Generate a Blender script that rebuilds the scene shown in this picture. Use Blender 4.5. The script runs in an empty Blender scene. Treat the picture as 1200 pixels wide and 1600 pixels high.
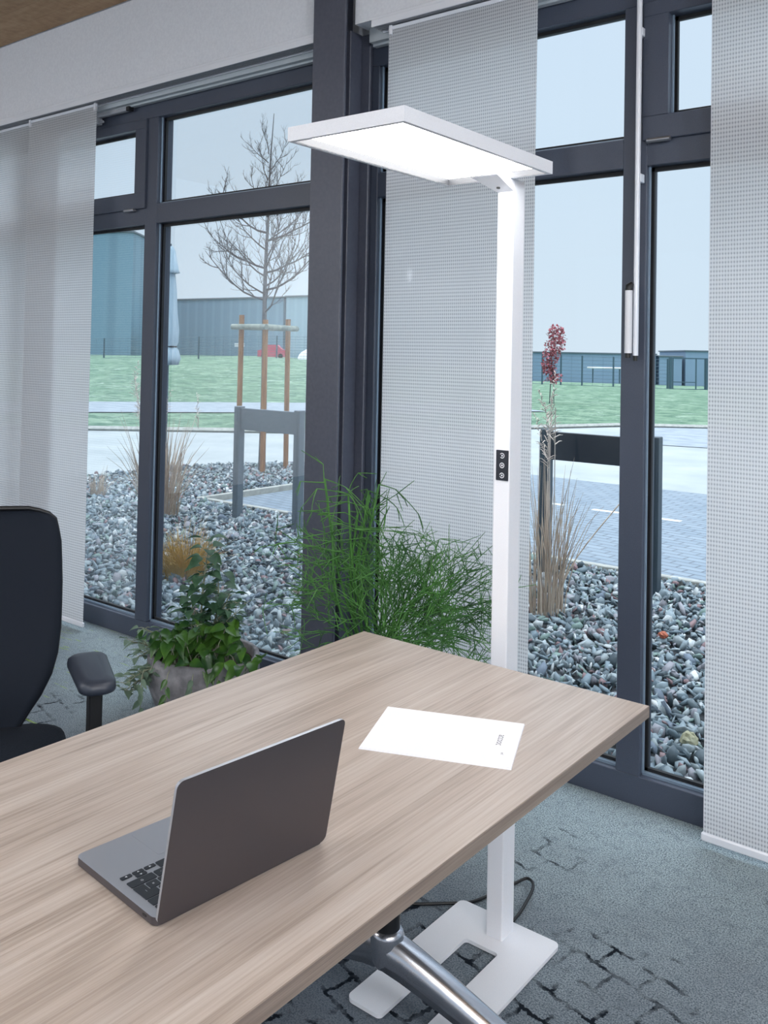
import bpy, math, random
import numpy as np
from mathutils import Vector, Matrix
R = math.radians
SC = bpy.context.scene
COL = SC.collection
rng = random.Random(7)

# ------------------------------------------------------------------ mesh helpers
class MB:
    def __init__(s): s.v = []; s.f = []; s.m = []; s.sm = []
    def add(s, vs, fs, mi=0, smooth=False):
        b = len(s.v); s.v += [tuple(v) for v in vs]
        for f in fs: s.f.append(tuple(i + b for i in f)); s.m.append(mi); s.sm.append(smooth)
    def box(s, x0, x1, y0, y1, z0, z1, mi=0, b=0.0):
        if b > 0: return s.bbox(x0, x1, y0, y1, z0, z1, b, mi)
        vs = [(x, y, z) for z in (z0, z1) for y in (y0, y1) for x in (x0, x1)]
        s.add(vs, [(0, 2, 3, 1), (4, 5, 7, 6), (0, 1, 5, 4), (2, 6, 7, 3), (0, 4, 6, 2), (1, 3, 7, 5)], mi)
    def bbox(s, x0, x1, y0, y1, z0, z1, b, mi=0):      # box with chamfered edges
        c = ((x0 + x1) / 2, (y0 + y1) / 2, (z0 + z1) / 2); h = ((x1 - x0) / 2, (y1 - y0) / 2, (z1 - z0) / 2)
        vs = []; idx = {}
        for sx in (-1, 1):
            for sy in (-1, 1):
                for sz in (-1, 1):
                    for a in range(3):
                        p = [h[0] - b, h[1] - b, h[2] - b]; p[a] = h[a]
                        idx[(sx, sy, sz, a)] = len(vs)
                        vs.append((c[0] + sx * p[0], c[1] + sy * p[1], c[2] + sz * p[2]))
        fs = []
        for a in range(3):
            o = [i for i in range(3) if i != a]
            for sg in (-1, 1):
                q = []
                for u, w in ((-1, -1), (1, -1), (1, 1), (-1, 1)):
                    k = [0, 0, 0]; k[a] = sg; k[o[0]] = u; k[o[1]] = w; q.append(idx[(*k, a)])
                fs.append(q if (sg > 0) == (a != 1) else q[::-1])
        for a in range(3):
            o = [i for i in range(3) if i != a]
            for u in (-1, 1):
                for w in (-1, 1):
                    k0 = [0, 0, 0]; k0[o[0]] = u; k0[o[1]] = w; k0[a] = -1; k1 = list(k0); k1[a] = 1
                    fs.append([idx[(*k0, o[0])], idx[(*k1, o[0])], idx[(*k1, o[1])], idx[(*k0, o[1])]])
        for sx in (-1, 1):
            for sy in (-1, 1):
                for sz in (-1, 1): fs.append([idx[(sx, sy, sz, a)] for a in range(3)])
        s.add(vs, fs, mi)
    def tube(s, pts, rad, n=8, mi=0, smooth=True, caps=True):
        pts = [Vector(p) for p in pts]
        if not hasattr(rad, '__len__'): rad = [rad] * len(pts)
        vs = []; fs = []; ref = None
        for i, p in enumerate(pts):
            t = (pts[min(i + 1, len(pts) - 1)] - pts[max(i - 1, 0)])
            if t.length < 1e-9: t = Vector((0, 0, 1))
            t.normalize()
            if ref is None: ref = Vector((1, 0, 0)) if abs(t.x) < .8 else Vector((0, 1, 0))
            a = (ref - t * ref.dot(t)).normalized(); ref = a; c = t.cross(a)
            for k in range(n):
                g = 2 * math.pi * k / n; vs.append(p + (a * math.cos(g) + c * math.sin(g)) * rad[i])
        for i in range(len(pts) - 1):
            for k in range(n):
                k2 = (k + 1) % n; fs.append((i * n + k, i * n + k2, (i + 1) * n + k2, (i + 1) * n + k))
        s.add(vs, fs, mi, smooth)
        if caps:
            s.add([vs[k] for k in range(n)], [tuple(range(n))[::-1]], mi)
            s.add([vs[-n + k] for k in range(n)], [tuple(range(n))], mi)
    def lathe(s, prof, cx=0, cy=0, n=32, sx=1, sy=1, mi=0, smooth=True, wob=None):
        vs = []; fs = []
        for r, z in prof:
            for k in range(n):
                g = 2 * math.pi * k / n; w = wob(g, z) if wob else 1
                vs.append((cx + r * sx * w * math.cos(g), cy + r * sy * w * math.sin(g), z))
        for i in range(len(prof) - 1):
            for k in range(n):
                k2 = (k + 1) % n; fs.append((i * n + k, i * n + k2, (i + 1) * n + k2, (i + 1) * n + k))
        s.add(vs, fs, mi, smooth)
    def prism(s, poly, z0, z1, mi=0, smooth_side=False):   # polygon in xy, ccw
        n = len(poly)
        s.add([(x, y, z0) for x, y in poly], [tuple(range(n))[::-1]], mi)
        s.add([(x, y, z1) for x, y in poly], [tuple(range(n))], mi)
        s.add([(x, y, z0) for x, y in poly] + [(x, y, z1) for x, y in poly],
              [(k, (k + 1) % n, n + (k + 1) % n, n + k) for k in range(n)], mi, smooth_side)
    def build(s, name, mats, parent=None, loc=None, bevel=0):
        me = bpy.data.meshes.new(name)
        me.from_pydata(s.v, [], s.f)
        if not isinstance(mats, (list, tuple)): mats = [mats]
        for m in mats: me.materials.append(m)
        me.polygons.foreach_set('material_index', s.m)
        me.polygons.foreach_set('use_smooth', s.sm)
        me.update()
        o = bpy.data.objects.new(name, me); COL.objects.link(o)
        if parent: o.parent = parent
        if loc: o.location = loc
        if bevel:
            md = o.modifiers.new('bevel', 'BEVEL'); md.width = bevel; md.segments = 2; md.limit_method = 'ANGLE'
        return o

def rrect(x0, x1, y0, y1, r, n=5):
    o = []
    for cx, cy, a in ((x1 - r, y1 - r, 0), (x0 + r, y1 - r, 90), (x0 + r, y0 + r, 180), (x1 - r, y0 + r, 270)):
        for k in range(n + 1):
            g = R(a + 90 * k / n); o.append((cx + r * math.cos(g), cy + r * math.sin(g)))
    return o
def tag(o, label=None, cat=None, group=None, kind=None):
    if label: o['label'] = label
    if cat: o['category'] = cat
    if group: o['group'] = group
    if kind: o['kind'] = kind
    return o
def empty(name, loc=(0, 0, 0), rz=0, **k):
    o = bpy.data.objects.new(name, None); COL.objects.link(o); o.empty_display_size = .1
    o.location = loc; o.rotation_euler = (0, 0, rz); return tag(o, **k)
def copy_tree(o, parent=None):
    c = o.copy(); COL.objects.link(c)
    if parent: c.parent = parent
    for ch in list(o.children): copy_tree(ch, c)
    return c
def text_geo(txt, size):
    cu = bpy.data.curves.new('t', 'FONT'); cu.body = txt; cu.size = size; cu.align_x = 'CENTER'; cu.align_y = 'CENTER'; cu.resolution_u = 2
    ob = bpy.data.objects.new('t', cu); COL.objects.link(ob)
    dg = bpy.context.evaluated_depsgraph_get(); ev = ob.evaluated_get(dg); me = ev.to_mesh()
    v = [tuple(p.co) for p in me.vertices]; f = [tuple(p.vertices) for p in me.polygons]
    ev.to_mesh_clear(); bpy.data.objects.remove(ob); bpy.data.curves.remove(cu)
    return v, f

# ------------------------------------------------------------------ materials
def lin(c):
    return tuple((x / 255 / 12.92 if x <= 10 else ((x / 255 + .055) / 1.055) ** 2.4) for x in c) + (1,)
def mat(name, rgb=(128, 128, 128), rough=.6, metal=0, spec=.5):
    m = bpy.data.materials.new(name); m.use_nodes = True
    b = m.node_tree.nodes['Principled BSDF']
    b.inputs['Base Color'].default_value = lin(rgb); b.inputs['Roughness'].default_value = rough
    b.inputs['Metallic'].default_value = metal; b.inputs['Specular IOR Level'].default_value = spec
    return m
class NT:
    def __init__(s, m): s.m = m; s.t = m.node_tree; s.b = s.t.nodes.get('Principled BSDF'); s.out = s.t.nodes['Material Output']
    def n(s, typ, **kw):
        o = s.t.nodes.new(typ)
        for k, v in kw.items():
            if k in o.inputs.keys() if isinstance(k, str) else False: pass
            setattr(o, k, v)
        return o
    def l(s, a, b): s.t.links.new(a, b)
    def coord(s, scale=(1, 1, 1), rot=(0, 0, 0), kind='Object'):
        tc = s.n('ShaderNodeTexCoord'); mp = s.n('ShaderNodeMapping'); s.l(tc.outputs[kind], mp.inputs['Vector'])
        mp.inputs['Scale'].default_value = scale; mp.inputs['Rotation'].default_value = rot; return mp.outputs[0]
    def noise(s, vec, scale=5, detail=4, rough=.55, dist=0):
        o = s.n('ShaderNodeTexNoise'); s.l(vec, o.inputs['Vector']); o.inputs['Scale'].default_value = scale
        o.inputs['Detail'].default_value = detail; o.inputs['Roughness'].default_value = rough; o.inputs['Distortion'].default_value = dist
        return o.outputs['Fac']
    def ramp(s, fac, stops, interp='LINEAR'):
        o = s.n('ShaderNodeValToRGB'); s.l(fac, o.inputs[0]); cr = o.color_ramp; cr.interpolation = interp
        while len(cr.elements) < len(stops): cr.elements.new(.5)
        for e, (p, c) in zip(cr.elements, stops):
            e.position = p; e.color = c if len(c) == 4 else lin(c)
        return o.outputs[0]
    def mix(s, fac, a, b, typ='MIX'):
        o = s.n('ShaderNodeMix', data_type='RGBA', blend_type=typ)
        for sock, v in ((o.inputs[0], fac), (o.inputs[6], a), (o.inputs[7], b)):
            if isinstance(v, (int, float)): sock.default_value = v
            elif isinstance(v, tuple): sock.default_value = v if len(v) == 4 else lin(v)
            else: s.l(v, sock)
        return o.outputs[2]
    def math(s, op, a, b=0.0, clamp=False):
        o = s.n('ShaderNodeMath', operation=op, use_clamp=clamp)
        for sock, v in ((o.inputs[0], a), (o.inputs[1], b)):
            if isinstance(v, (int, float)): sock.default_value = v
            else: s.l(v, sock)
        return o.outputs[0]
    def bump(s, h, strength=.3, dist=.01):
        o = s.n('ShaderNodeBump'); s.l(h, o.inputs['Height']); o.inputs['Strength'].default_value = strength; o.inputs['Distance'].default_value = dist
        s.l(o.outputs[0], s.b.inputs['Normal'])
    def color(s, c): s.l(c, s.b.inputs['Base Color'])
W4 = (1, 1, 1, 1); K4 = (0, 0, 0, 1)

def noisy(name, a, b, scale=20, rough=.7, metal=0, bump=0, bd=.003, spec=.5, sc3=(1, 1, 1), lo=.35, hi=.65):
    m = mat(name, a, rough, metal, spec); t = NT(m); v = t.coord(sc3)
    f = t.noise(v, scale, 5); t.color(t.ramp(f, [(lo, a), (hi, b)]))
    if bump: t.bump(f, bump, bd)
    return m

M = {}
M['frame'] = noisy('anthracite_powder_coat', (62, 69, 84), (68, 75, 90), 300, .38, bump=.05, bd=.0005)
M['steel'] = noisy('dark_steel_paint', (70, 74, 88), (76, 80, 94), 60, .45, bump=.03, bd=.001)
M['seal'] = mat('black_gasket', (18, 20, 24), .6)
M['litreveal'] = mat('lit_reveal_edge', (128, 146, 164), .35, .2)  # pale tone paints the daylight on the frame reveals
M['white_wall'] = noisy('white_plaster', (212, 216, 224), (220, 224, 231), 80, .85, bump=.02, bd=.0008)
M['room_wall'] = noisy('cream_room_plaster', (205, 203, 203), (214, 212, 212), 30, .9)
M['track'] = mat('white_track_aluminium', (226, 230, 238), .35, .1)
M['trackgrey'] = mat('grey_track_groove', (160, 164, 172), .45, .2)
M['soffit'] = mat('grey_soffit', (176, 184, 190), .6)
M['lampwhite'] = noisy('white_powder_coat', (222, 224, 230), (228, 230, 236), 500, .42, bump=.03, bd=.0003)
M['lip'] = mat('lip_toned_down', (56, 58, 62), .5)  # lamp lip coloured dark to hold back the diffuser's glare on it
M['black'] = mat('black_plastic', (16, 17, 20), .45)
M['plateblack'] = mat('black_switch_plate', (38, 40, 48), .3)
M['ringwhite'] = mat('white_symbol_print', (230, 232, 238), .5)
M['alu'] = mat('polished_cast_aluminium', (185, 188, 196), .24, .95)
M['chrome'] = mat('satin_hinge_metal', (170, 172, 178), .3, .9)

# emitting diffuser
m = mat('lit_opal_diffuser', (255, 255, 255), .4); b = m.node_tree.nodes['Principled BSDF']
b.inputs['Emission Color'].default_value = (1, .985, .97, 1); b.inputs['Emission Strength'].default_value = 15; M['diffuser'] = m

# architectural glass
def glassmat(name, tint, refl=1.0):
    m = bpy.data.materials.new(name); m.use_nodes = True; t = NT(m); t.t.nodes.remove(t.b)
    tr = t.n('ShaderNodeBsdfTransparent'); tr.inputs[0].default_value = tint
    gl = t.n('ShaderNodeBsdfGlossy'); gl.inputs['Roughness'].default_value = .0; gl.inputs[0].default_value = (.9, .96, 1, 1)
    fr = t.n('ShaderNodeFresnel'); fr.inputs[0].default_value = 1.5
    mx = t.n('ShaderNodeMixShader'); t.l(t.math('MULTIPLY', fr.outputs[0], refl), mx.inputs[0]); t.l(tr.outputs[0], mx.inputs[1]); t.l(gl.outputs[0], mx.inputs[2])
    t.l(mx.outputs[0], t.out.inputs[0]); return m
M['glass'] = glassmat('clear_window_glass', (.968, .985, .99, 1), .22)

# curtain fabric : woven, translucent
def fabric():
    m = bpy.data.materials.new('woven_screen_fabric'); m.use_nodes = True; t = NT(m); t.t.nodes.remove(t.b)
    tc = t.n('ShaderNodeTexCoord'); sp = t.n('ShaderNodeSeparateXYZ'); t.l(tc.outputs['Object'], sp.inputs[0])
    def wave(o, pitch):
        w = t.math('SINE', t.math('MULTIPLY', o, 2 * math.pi / pitch)); return t.math('ADD', t.math('MULTIPLY', w, .5), .5)
    wx = wave(sp.outputs[0], .0088); wz = wave(sp.outputs[2], .0135)
    hole = t.math('MULTIPLY', t.math('POWER', wx, 1.2), t.math('POWER', wz, 1.3))
    line = t.math('MULTIPLY', t.math('POWER', wz, 2.0), .13)
    dk = t.math('ADD', t.math('ADD', t.math('MULTIPLY', hole, .52), line), t.math('MULTIPLY', wx, .17), True)
    nz = t.noise(t.coord((1, 1, 1)), 90, 3)
    col = t.mix(dk, (236, 237, 239), (143, 147, 155))
    col = t.mix(t.math('MULTIPLY', nz, .16), col, (150, 152, 162))
    bp = t.n('ShaderNodeBump'); t.l(dk, bp.inputs['Height']); bp.inputs['Strength'].default_value = .5; bp.inputs['Distance'].default_value = -.002
    df = t.n('ShaderNodeBsdfDiffuse'); t.l(col, df.inputs[0]); t.l(bp.outputs[0], df.inputs['Normal'])
    tl = t.n('ShaderNodeBsdfTranslucent'); t.l(col, tl.inputs[0])
    tp = t.n('ShaderNodeBsdfTransparent')
    m1 = t.n('ShaderNodeMixShader'); m1.inputs[0].default_value = .5; t.l(df.outputs[0], m1.inputs[1]); t.l(tl.outputs[0], m1.inputs[2])
    m2 = t.n('ShaderNodeMixShader'); t.l(t.math('ADD', t.math('MULTIPLY', hole, .07), .03), m2.inputs[0]); t.l(m1.outputs[0], m2.inputs[1]); t.l(tp.outputs[0], m2.inputs[2])
    t.l(m2.outputs[0], t.out.inputs[0]); return m
M['fabric'] = fabric()

# table laminate (grain along y)
def wood(name, cols, gx=9, gy=.9, rough=.42, knots=False):
    m = mat(name, cols[1], rough); t = NT(m)
    v = t.coord((gx, gy, gx)); big = t.noise(v, 1.1, 6, .6, 1.2)
    v2 = t.coord((gx * 14, gy * 1.3, gx * 14)); fine = t.noise(v2, 1.6, 5, .7)
    v3 = t.coord((gx * 3, gy * 1.6, gx * 3)); med = t.noise(v3, 1.4, 4, .6, .5)
    s = t.math('ADD', t.math('MULTIPLY', big, .36), t.math('ADD', t.math('MULTIPLY', fine, .42), t.math('MULTIPLY', med, .27)))
    c = t.ramp(s, [(.38, cols[0]), (.51, cols[1]), (.62, cols[2])])
    if knots:
        vo = t.n('ShaderNodeTexVoronoi'); t.l(t.coord((3.2, 5.5, 1)), vo.inputs['Vector']); vo.inputs['Scale'].default_value = 1
        k = t.ramp(vo.outputs['Distance'], [(.03, W4), (.075, K4)]); c = t.mix(k, c, (62, 34, 18))
    t.color(c); t.bump(fine, .12, .0006)
    return m
M['tabletop'] = wood('oak_laminate', ((140, 127, 117), (174, 161, 151), (190, 180, 172)), rough=.30)
M['tableedge'] = wood('oak_laminate_shaded', ((104, 92, 84), (124, 111, 102), (140, 128, 118)), 40, 1.5)  # same laminate darkened: shade on the table's sides put into the colour
M['ceilwood'] = wood('pine_ceiling_boards', ((146, 114, 84), (166, 134, 100), (178, 148, 114)), 1.2, 8, .7, True)

# carpet
def carpet():
    m = mat('woven_carpet', (90, 100, 105), .95, 0, .1); t = NT(m)
    v = t.coord(); big = t.noise(v, 1.3, 3); fine = t.noise(v, 230, 3, .8); mid = t.noise(v, 26, 4, .7)
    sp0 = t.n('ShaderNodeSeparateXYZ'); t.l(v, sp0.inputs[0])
    tone = t.math('ADD', t.math('MULTIPLY', big, .55), t.math('MULTIPLY', t.math('SUBTRACT', sp0.outputs[1], 1.75), .30))  # tone rises towards the windows: their light on the floor, painted in
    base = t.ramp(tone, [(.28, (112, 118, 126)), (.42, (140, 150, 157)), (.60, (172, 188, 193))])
    base = t.mix(t.ramp(fine, [(.40, W4), (.56, K4)]), base, (74, 86, 96))
    base = t.mix(t.math('MULTIPLY', t.ramp(mid, [(.5, K4), (.75, W4)]), .5), base, (78, 88, 98))
    nd = t.n('ShaderNodeTexNoise'); t.l(v, nd.inputs['Vector']); nd.inputs['Scale'].default_value = 16; nd.inputs['Detail'].default_value = 5; nd.inputs['Roughness'].default_value = .75
    dv = t.n('ShaderNodeVectorMath', operation='MULTIPLY_ADD'); t.l(nd.outputs['Color'], dv.inputs[0]); dv.inputs[1].default_value = (.05, .05, 0)
    t.l(t.coord((1, 1, 1), (0, 0, R(14))), dv.inputs[2])
    br = t.n('ShaderNodeTexBrick'); t.l(dv.outputs[0], br.inputs['Vector']); br.inputs['Scale'].default_value = 1; br.inputs['Brick Width'].default_value = .125
    br.inputs['Row Height'].default_value = .085; br.inputs['Mortar Size'].default_value = .0065; br.inputs['Mortar Smooth'].default_value = .3
    sp = t.n('ShaderNodeSeparateXYZ'); t.l(v, sp.inputs[0])
    near = t.math('MULTIPLY', t.math('SUBTRACT', 2.38, sp.outputs[1]), .55, True)           # carpet tiles: fully patterned away from the windows
    msk = t.math('ADD', t.noise(v, 3.3, 3), t.math('SUBTRACT', near, .085))
    msk = t.ramp(msk, [(.50, K4), (.60, W4)])
    ln = t.math('MULTIPLY', t.math('MULTIPLY', br.outputs['Fac'], msk), t.ramp(t.noise(v, 13, 3), [(.40, K4), (.56, W4)]))
    base = t.mix(ln, base, (22, 28, 36))
    # narrow lime yarn streaks
    g = t.ramp(t.noise(t.coord((5, 42, 1), (0, 0, R(8))), 1.0, 2), [(.66, K4), (.69, W4)])
    left = t.math('LESS_THAN', sp.outputs[0], -3.2)
    base = t.mix(t.math('MULTIPLY', t.math('MULTIPLY', g, left), t.math('MULTIPLY', fine, .9)), base, (150, 180, 60))
    t.color(base); t.bump(fine, .6, .003); return m
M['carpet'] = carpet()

# outside surfaces
M['ground_concrete'] = noisy('wet_light_concrete', (150, 158, 160), (166, 173, 174), 1.2, .5, sc3=(1, 1, 1))
M['asphalt'] = noisy('grey_path_asphalt', (128, 138, 148), (150, 160, 168), 3, .7)
def paving():
    m = mat('blue_grey_block_paving', (130, 140, 150), .5); t = NT(m)
    nd = t.n('ShaderNodeTexNoise'); v = t.coord((1, 1, 1), (0, 0, R(8))); t.l(v, nd.inputs['Vector']); nd.inputs['Scale'].default_value = 6
    br = t.n('ShaderNodeTexBrick'); t.l(v, br.inputs['Vector']); br.inputs['Scale'].default_value = 1
    br.inputs['Brick Width'].default_value = .2; br.inputs['Row Height'].default_value = .1; br.inputs['Mortar Size'].default_value = .009
    br.inputs['Color1'].default_value = lin((104, 122, 138)); br.inputs['Color2'].default_value = lin((122, 138, 152)); br.inputs['Mortar'].default_value = lin((60, 72, 86))
    c = t.mix(t.math('MULTIPLY', t.noise(v, 1.5, 4), .5), br.outputs['Color'], (150, 160, 168))
    # painted parking dashes
    t.color(c); t.bump(t.math('SUBTRACT', 1, br.outputs['Fac']), .5, .006); return m
M['paving'] = paving()
M['curb'] = noisy('concrete_kerb', (150, 152, 148), (176, 178, 172), 14, .8)
M['paint'] = mat('white_road_paint', (215, 220, 220), .7)
def grassmat():
    m = mat('frosted_meadow_grass', (100, 150, 110), .9, 0, .2); t = NT(m); v = t.coord()
    a = t.noise(v, .5, 3); bb = t.noise(v, 1.7, 7, .85); c = t.noise(v, 1.2, 7, .85)
    k = t.ramp(a, [(.35, (116, 148, 122)), (.6, (142, 168, 144))])
    k = t.mix(t.ramp(bb, [(.46, K4), (.56, W4)]), k, (86, 120, 100))
    k = t.mix(t.ramp(c, [(.57, K4), (.66, W4)]), k, (206, 220, 208)); t.color(k); t.bump(bb, .9, .15); return m
M['grass'] = grassmat()
M['bed'] = noisy('dark_gravel_bed', (52, 56, 60), (70, 74, 78), 40, .95)
m = mat('slate_chippings', (120, 130, 135), .62); t = NT(m); at = t.n('ShaderNodeAttribute', attribute_name='stone_color')
f = t.noise(t.coord(), 55, 4, .7); t.color(t.mix(t.math('MULTIPLY', f, .35), at.outputs['Color'], (84, 96, 104))); t.bump(f, .5, .004); M['stone'] = m
M['yellowstone'] = noisy('yellowish_quartz', (150, 146, 112), (190, 188, 160), 30, .7, bump=.5, bd=.004)
M['orangestone'] = noisy('orange_brick_chip', (178, 100, 74), (160, 86, 62), 40, .7)
def cladding(name, a, b, pitch, ax=0):
    m = mat(name, a, .5); t = NT(m); tc = t.n('ShaderNodeTexCoord'); sp = t.n('ShaderNodeSeparateXYZ'); t.l(tc.outputs['Object'], sp.inputs[0])
    s = t.math('SINE', t.math('MULTIPLY', t.math('ADD', sp.outputs[0], sp.outputs[1]), 2 * math.pi / pitch))
    c = t.mix(t.ramp(t.math('ADD', t.math('MULTIPLY', s, .5), .5), [(.6, K4), (.95, W4)]), a, b)
    t.color(t.mix(t.math('MULTIPLY', t.noise(t.coord((.2, .2, .02)), 1.3, 3), .4), c, b)); return m
M['clad'] = cladding('grey_corrugated_cladding', (122, 148, 168), (134, 160, 178), 1.3)
M['cladlight'] = cladding('pale_corrugated_cladding', (150, 174, 190), (158, 182, 196), 1.0)
M['cladtall'] = cladding('teal_grey_cladding', (112, 146, 164), (96, 130, 148), 2.4)
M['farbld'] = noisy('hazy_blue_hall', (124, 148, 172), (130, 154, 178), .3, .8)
M['fence'] = mat('green_grey_fence_steel', (58, 86, 100), .6)
M['rack'] = noisy('grey_galvanised_paint', (92, 104, 114), (100, 112, 122), 20, .5)
M['rackdark'] = mat('dark_grey_painted_steel', (52, 66, 76), .4)
M['smoked'] = mat('dark_glossy_acrylic', (40, 46, 54), .12)
M['stake'] = noisy('brown_treated_timber', (132, 92, 62), (164, 122, 84), 9, .85, sc3=(6, 6, .6))
M['rail'] = noisy('weathered_halved_timber', (120, 132, 124), (160, 168, 158), 12, .9)
M['bark'] = noisy('grey_bark', (70, 72, 78), (96, 98, 104), 30, .95)
M['twig'] = mat('dark_twig', (58, 60, 68), .9)
M['canvas'] = noisy('pale_blue_canvas', (168, 192, 206), (186, 206, 218), 6, .9, sc3=(8, 8, .6))
M['redleaf'] = noisy('red_autumn_leaves', (166, 84, 98), (192, 122, 130), 30, .8)
M['straw'] = noisy('dry_straw', (164, 144, 126), (214, 198, 180), 4, .9, sc3=(6, 6, 1))
M['plume'] = noisy('pale_plume', (196, 182, 172), (212, 200, 190), 14, .95)
M['yellowgrass'] = noisy('ochre_sedge', (190, 152, 72), (206, 178, 112), 6, .9)
def leafmat(name, a, b, rough=.4, sc=18, tl=.25):
    m = noisy(name, a, b, sc, rough, spec=.5); bs = m.node_tree.nodes['Principled BSDF']
    t = NT(m); tr = t.n('ShaderNodeBsdfTranslucent'); tr.inputs[0].default_value = lin(b); mx = t.n('ShaderNodeMixShader'); mx.inputs[0].default_value = tl
    t.l(bs.outputs[0], mx.inputs[1]); t.l(tr.outputs[0], mx.inputs[2]); t.l(mx.outputs[0], t.out.inputs[0]); return m
M['leafglossy'] = leafmat('glossy_green_leaf', (30, 66, 38), (84, 128, 48), .3, 7)
M['leafdark'] = leafmat('dark_lobed_leaf', (44, 78, 56), (78, 116, 84), .55, 16)
M['leafgrey'] = leafmat('grey_green_leaf', (86, 110, 92), (128, 150, 130), .7, 16)
M['stempale'] = mat('pale_woody_stem', (142, 146, 124), .7)
M['stemgreen'] = leafmat('green_stem', (42, 90, 42), (88, 144, 66), .5, 5, .08)
M['concretepot'] = noisy('rough_concrete_pot', (112, 111, 116), (150, 149, 153), 18, .95, bump=.5, bd=.004)
M['soil'] = noisy('dark_soil', (46, 38, 32), (84, 70, 62), 60, .95, bump=.6, bd=.006)
M['darkpot'] = mat('anthracite_planter', (52, 54, 58), .5)
M['mesh'] = mat('black_chair_mesh', (24, 30, 40), .8, 0, .2)
t = NT(M['mesh']); vv = t.coord((1, 1, 1)); t.bump(t.noise(vv, 500, 1), .25, .0008)
M['seatfab'] = noisy('black_seat_fabric', (22, 27, 36), (30, 36, 46), 300, .95, spec=.2)
M['armpad'] = mat('soft_grey_black_pad', (44, 50, 62), .42)
M['laptop'] = mat('space_grey_aluminium_lit', (160, 165, 174), .42, .55)  # lightened metal: sky reflection on the base and rim highlight painted in
M['lid'] = mat('dark_space_grey_aluminium', (90, 86, 90), .42, .7)
M['key'] = mat('black_keycap', (28, 34, 42), .5)
M['legend'] = mat('key_legend', (215, 220, 226), .5)
M['screen'] = mat('black_screen_glass', (8, 9, 12), .1)
M['paper'] = mat('white_paper', (236, 237, 243), .6)
M['paper_tint'] = mat('pale_blue_print', (230, 234, 241), .6)
M['ink'] = mat('grey_printed_ink', (84, 84, 96), .7)
M['redcar'] = mat('red_vehicle_paint', (190, 74, 96), .4)
M['whitesheet'] = mat('white_sheeting', (226, 228, 232), .8)
M['palletwood'] = noisy('pale_stacked_timber', (150, 150, 140), (196, 196, 186), 3, .9)

def struct(o): o['kind'] = 'structure'; return o

# ------------------------------------------------------------------ room shell
WY = 2.97; CEIL = 3.314
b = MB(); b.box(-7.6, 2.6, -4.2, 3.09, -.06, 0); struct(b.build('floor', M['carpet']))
b = MB()
for i in range(52):                       # boards across, running with the wall
    y0 = -4.2 + i * .1355; b.box(-7.6, 2.6, y0, min(y0 + .1345, 2.843), CEIL, CEIL + .05)
    if y0 + .1355 > 2.84: break
struct(b.build('ceiling', M['ceilwood']))
b = MB(); b.box(-7.6, 2.6, -4.2, 3.2, CEIL + .052, CEIL + .1); struct(b.build('trim_1', M['seal']))
b = MB(); b.box(-7.7, -7.6, -4.2, 3.09, 0, CEIL); struct(b.build('wall_left', M['room_wall']))
b = MB(); b.box(2.6, 2.7, -4.2, 3.09, 0, CEIL); struct(b.build('wall_right', M['room_wall']))
b = MB(); b.box(-7.6, 2.6, -4.3, -4.2, 0, .95); b.box(-7.6, 2.6, -4.3, -4.2, 2.75, CEIL)
for x in (-7.6, -4.3, -1.0, 2.3): b.box(x, x + .3, -4.3, -4.2, .95, 2.75)
struct(b.build('wall_back', M['room_wall']))
# bulkhead above the windows: wall_front (white), left and right of the steel column
b = MB(); b.box(-7.6, -2.61, 2.845, 3.09, 2.862, CEIL - .006); b.box(-2.405, 2.6, 2.845, 3.09, 2.862, CEIL - .006)
b.box(-2.61, -2.405, 2.99, 3.09, 2.862, CEIL)
b.box(-7.6, 2.6, 2.846, 3.09, CEIL, CEIL + .05, 0)
struct(b.build('wall_front', M['white_wall']))
b = MB(); b.box(-7.6, -2.61, 2.91, 3.0, 2.80, 2.861); b.box(-2.38, 2.6, 2.91, 3.0, 2.80, 2.861)
b.box(-7.6, -2.61, 2.935, 2.96, 2.79, 2.80); b.box(-2.38, 2.6, 2.935, 2.96, 2.79, 2.80)
struct(b.build('trim_2', M['soffit']))

# curtain tracks
for x0, x1, lab in ((-7.55, -2.612, 'white aluminium curtain track under the bulkhead left of the steel column'),
                    (-2.30, 2.55, 'white aluminium curtain track under the bulkhead right of the steel column')):
    tr = empty('curtain_track', (0, 0, 0), label=lab, cat='curtain track', group='ceiling curtain tracks')
    b = MB(); b.box(x0, x1, 2.822, 2.905, 2.848, 2.861, b=.002); b.box(x0, x1, 2.822, 2.828, 2.822, 2.848); b.box(x0, x1, 2.899, 2.905, 2.822, 2.848)
    b.build('track_profile', M['track'], tr)
    b = MB()
    for y in (2.838, 2.852, 2.866, 2.882): b.box(x0, x1, y, y + .005, 2.824, 2.8478)
    b.build('track_rail', M['trackgrey'], tr)
for o in [o for o in COL.objects if o.name.startswith('curtain_track')]: del o['group']

# ------------------------------------------------------------------ steel column
c = empty('steel_column', (-2.51, 2.88, 0), label='dark grey steel column between the two window fronts', cat='column')
def colbox(name, x0, x1, y0, y1, bv=.003):
    b = MB(); b.box(x0 + 2.51, x1 + 2.51, y0 - 2.88, y1 - 2.88, 0, CEIL - .004, b=bv); b.build(name, M['steel'], c)
colbox('front_flange', -2.60, -2.42, 2.80, 2.816, .004)
colbox('web', -2.515, -2.505, 2.8165, 2.9495, .001)
b = MB()
b.box(-.088, .062, -.01, .066, 0, 2.855, b=.003)
b.build('casing', M['steel'], c)
b = MB(); b.box(-.09, .105, .068, .088, 0, 2.855, b=.004); b.build('rear_flange', M['steel'], c)

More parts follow.
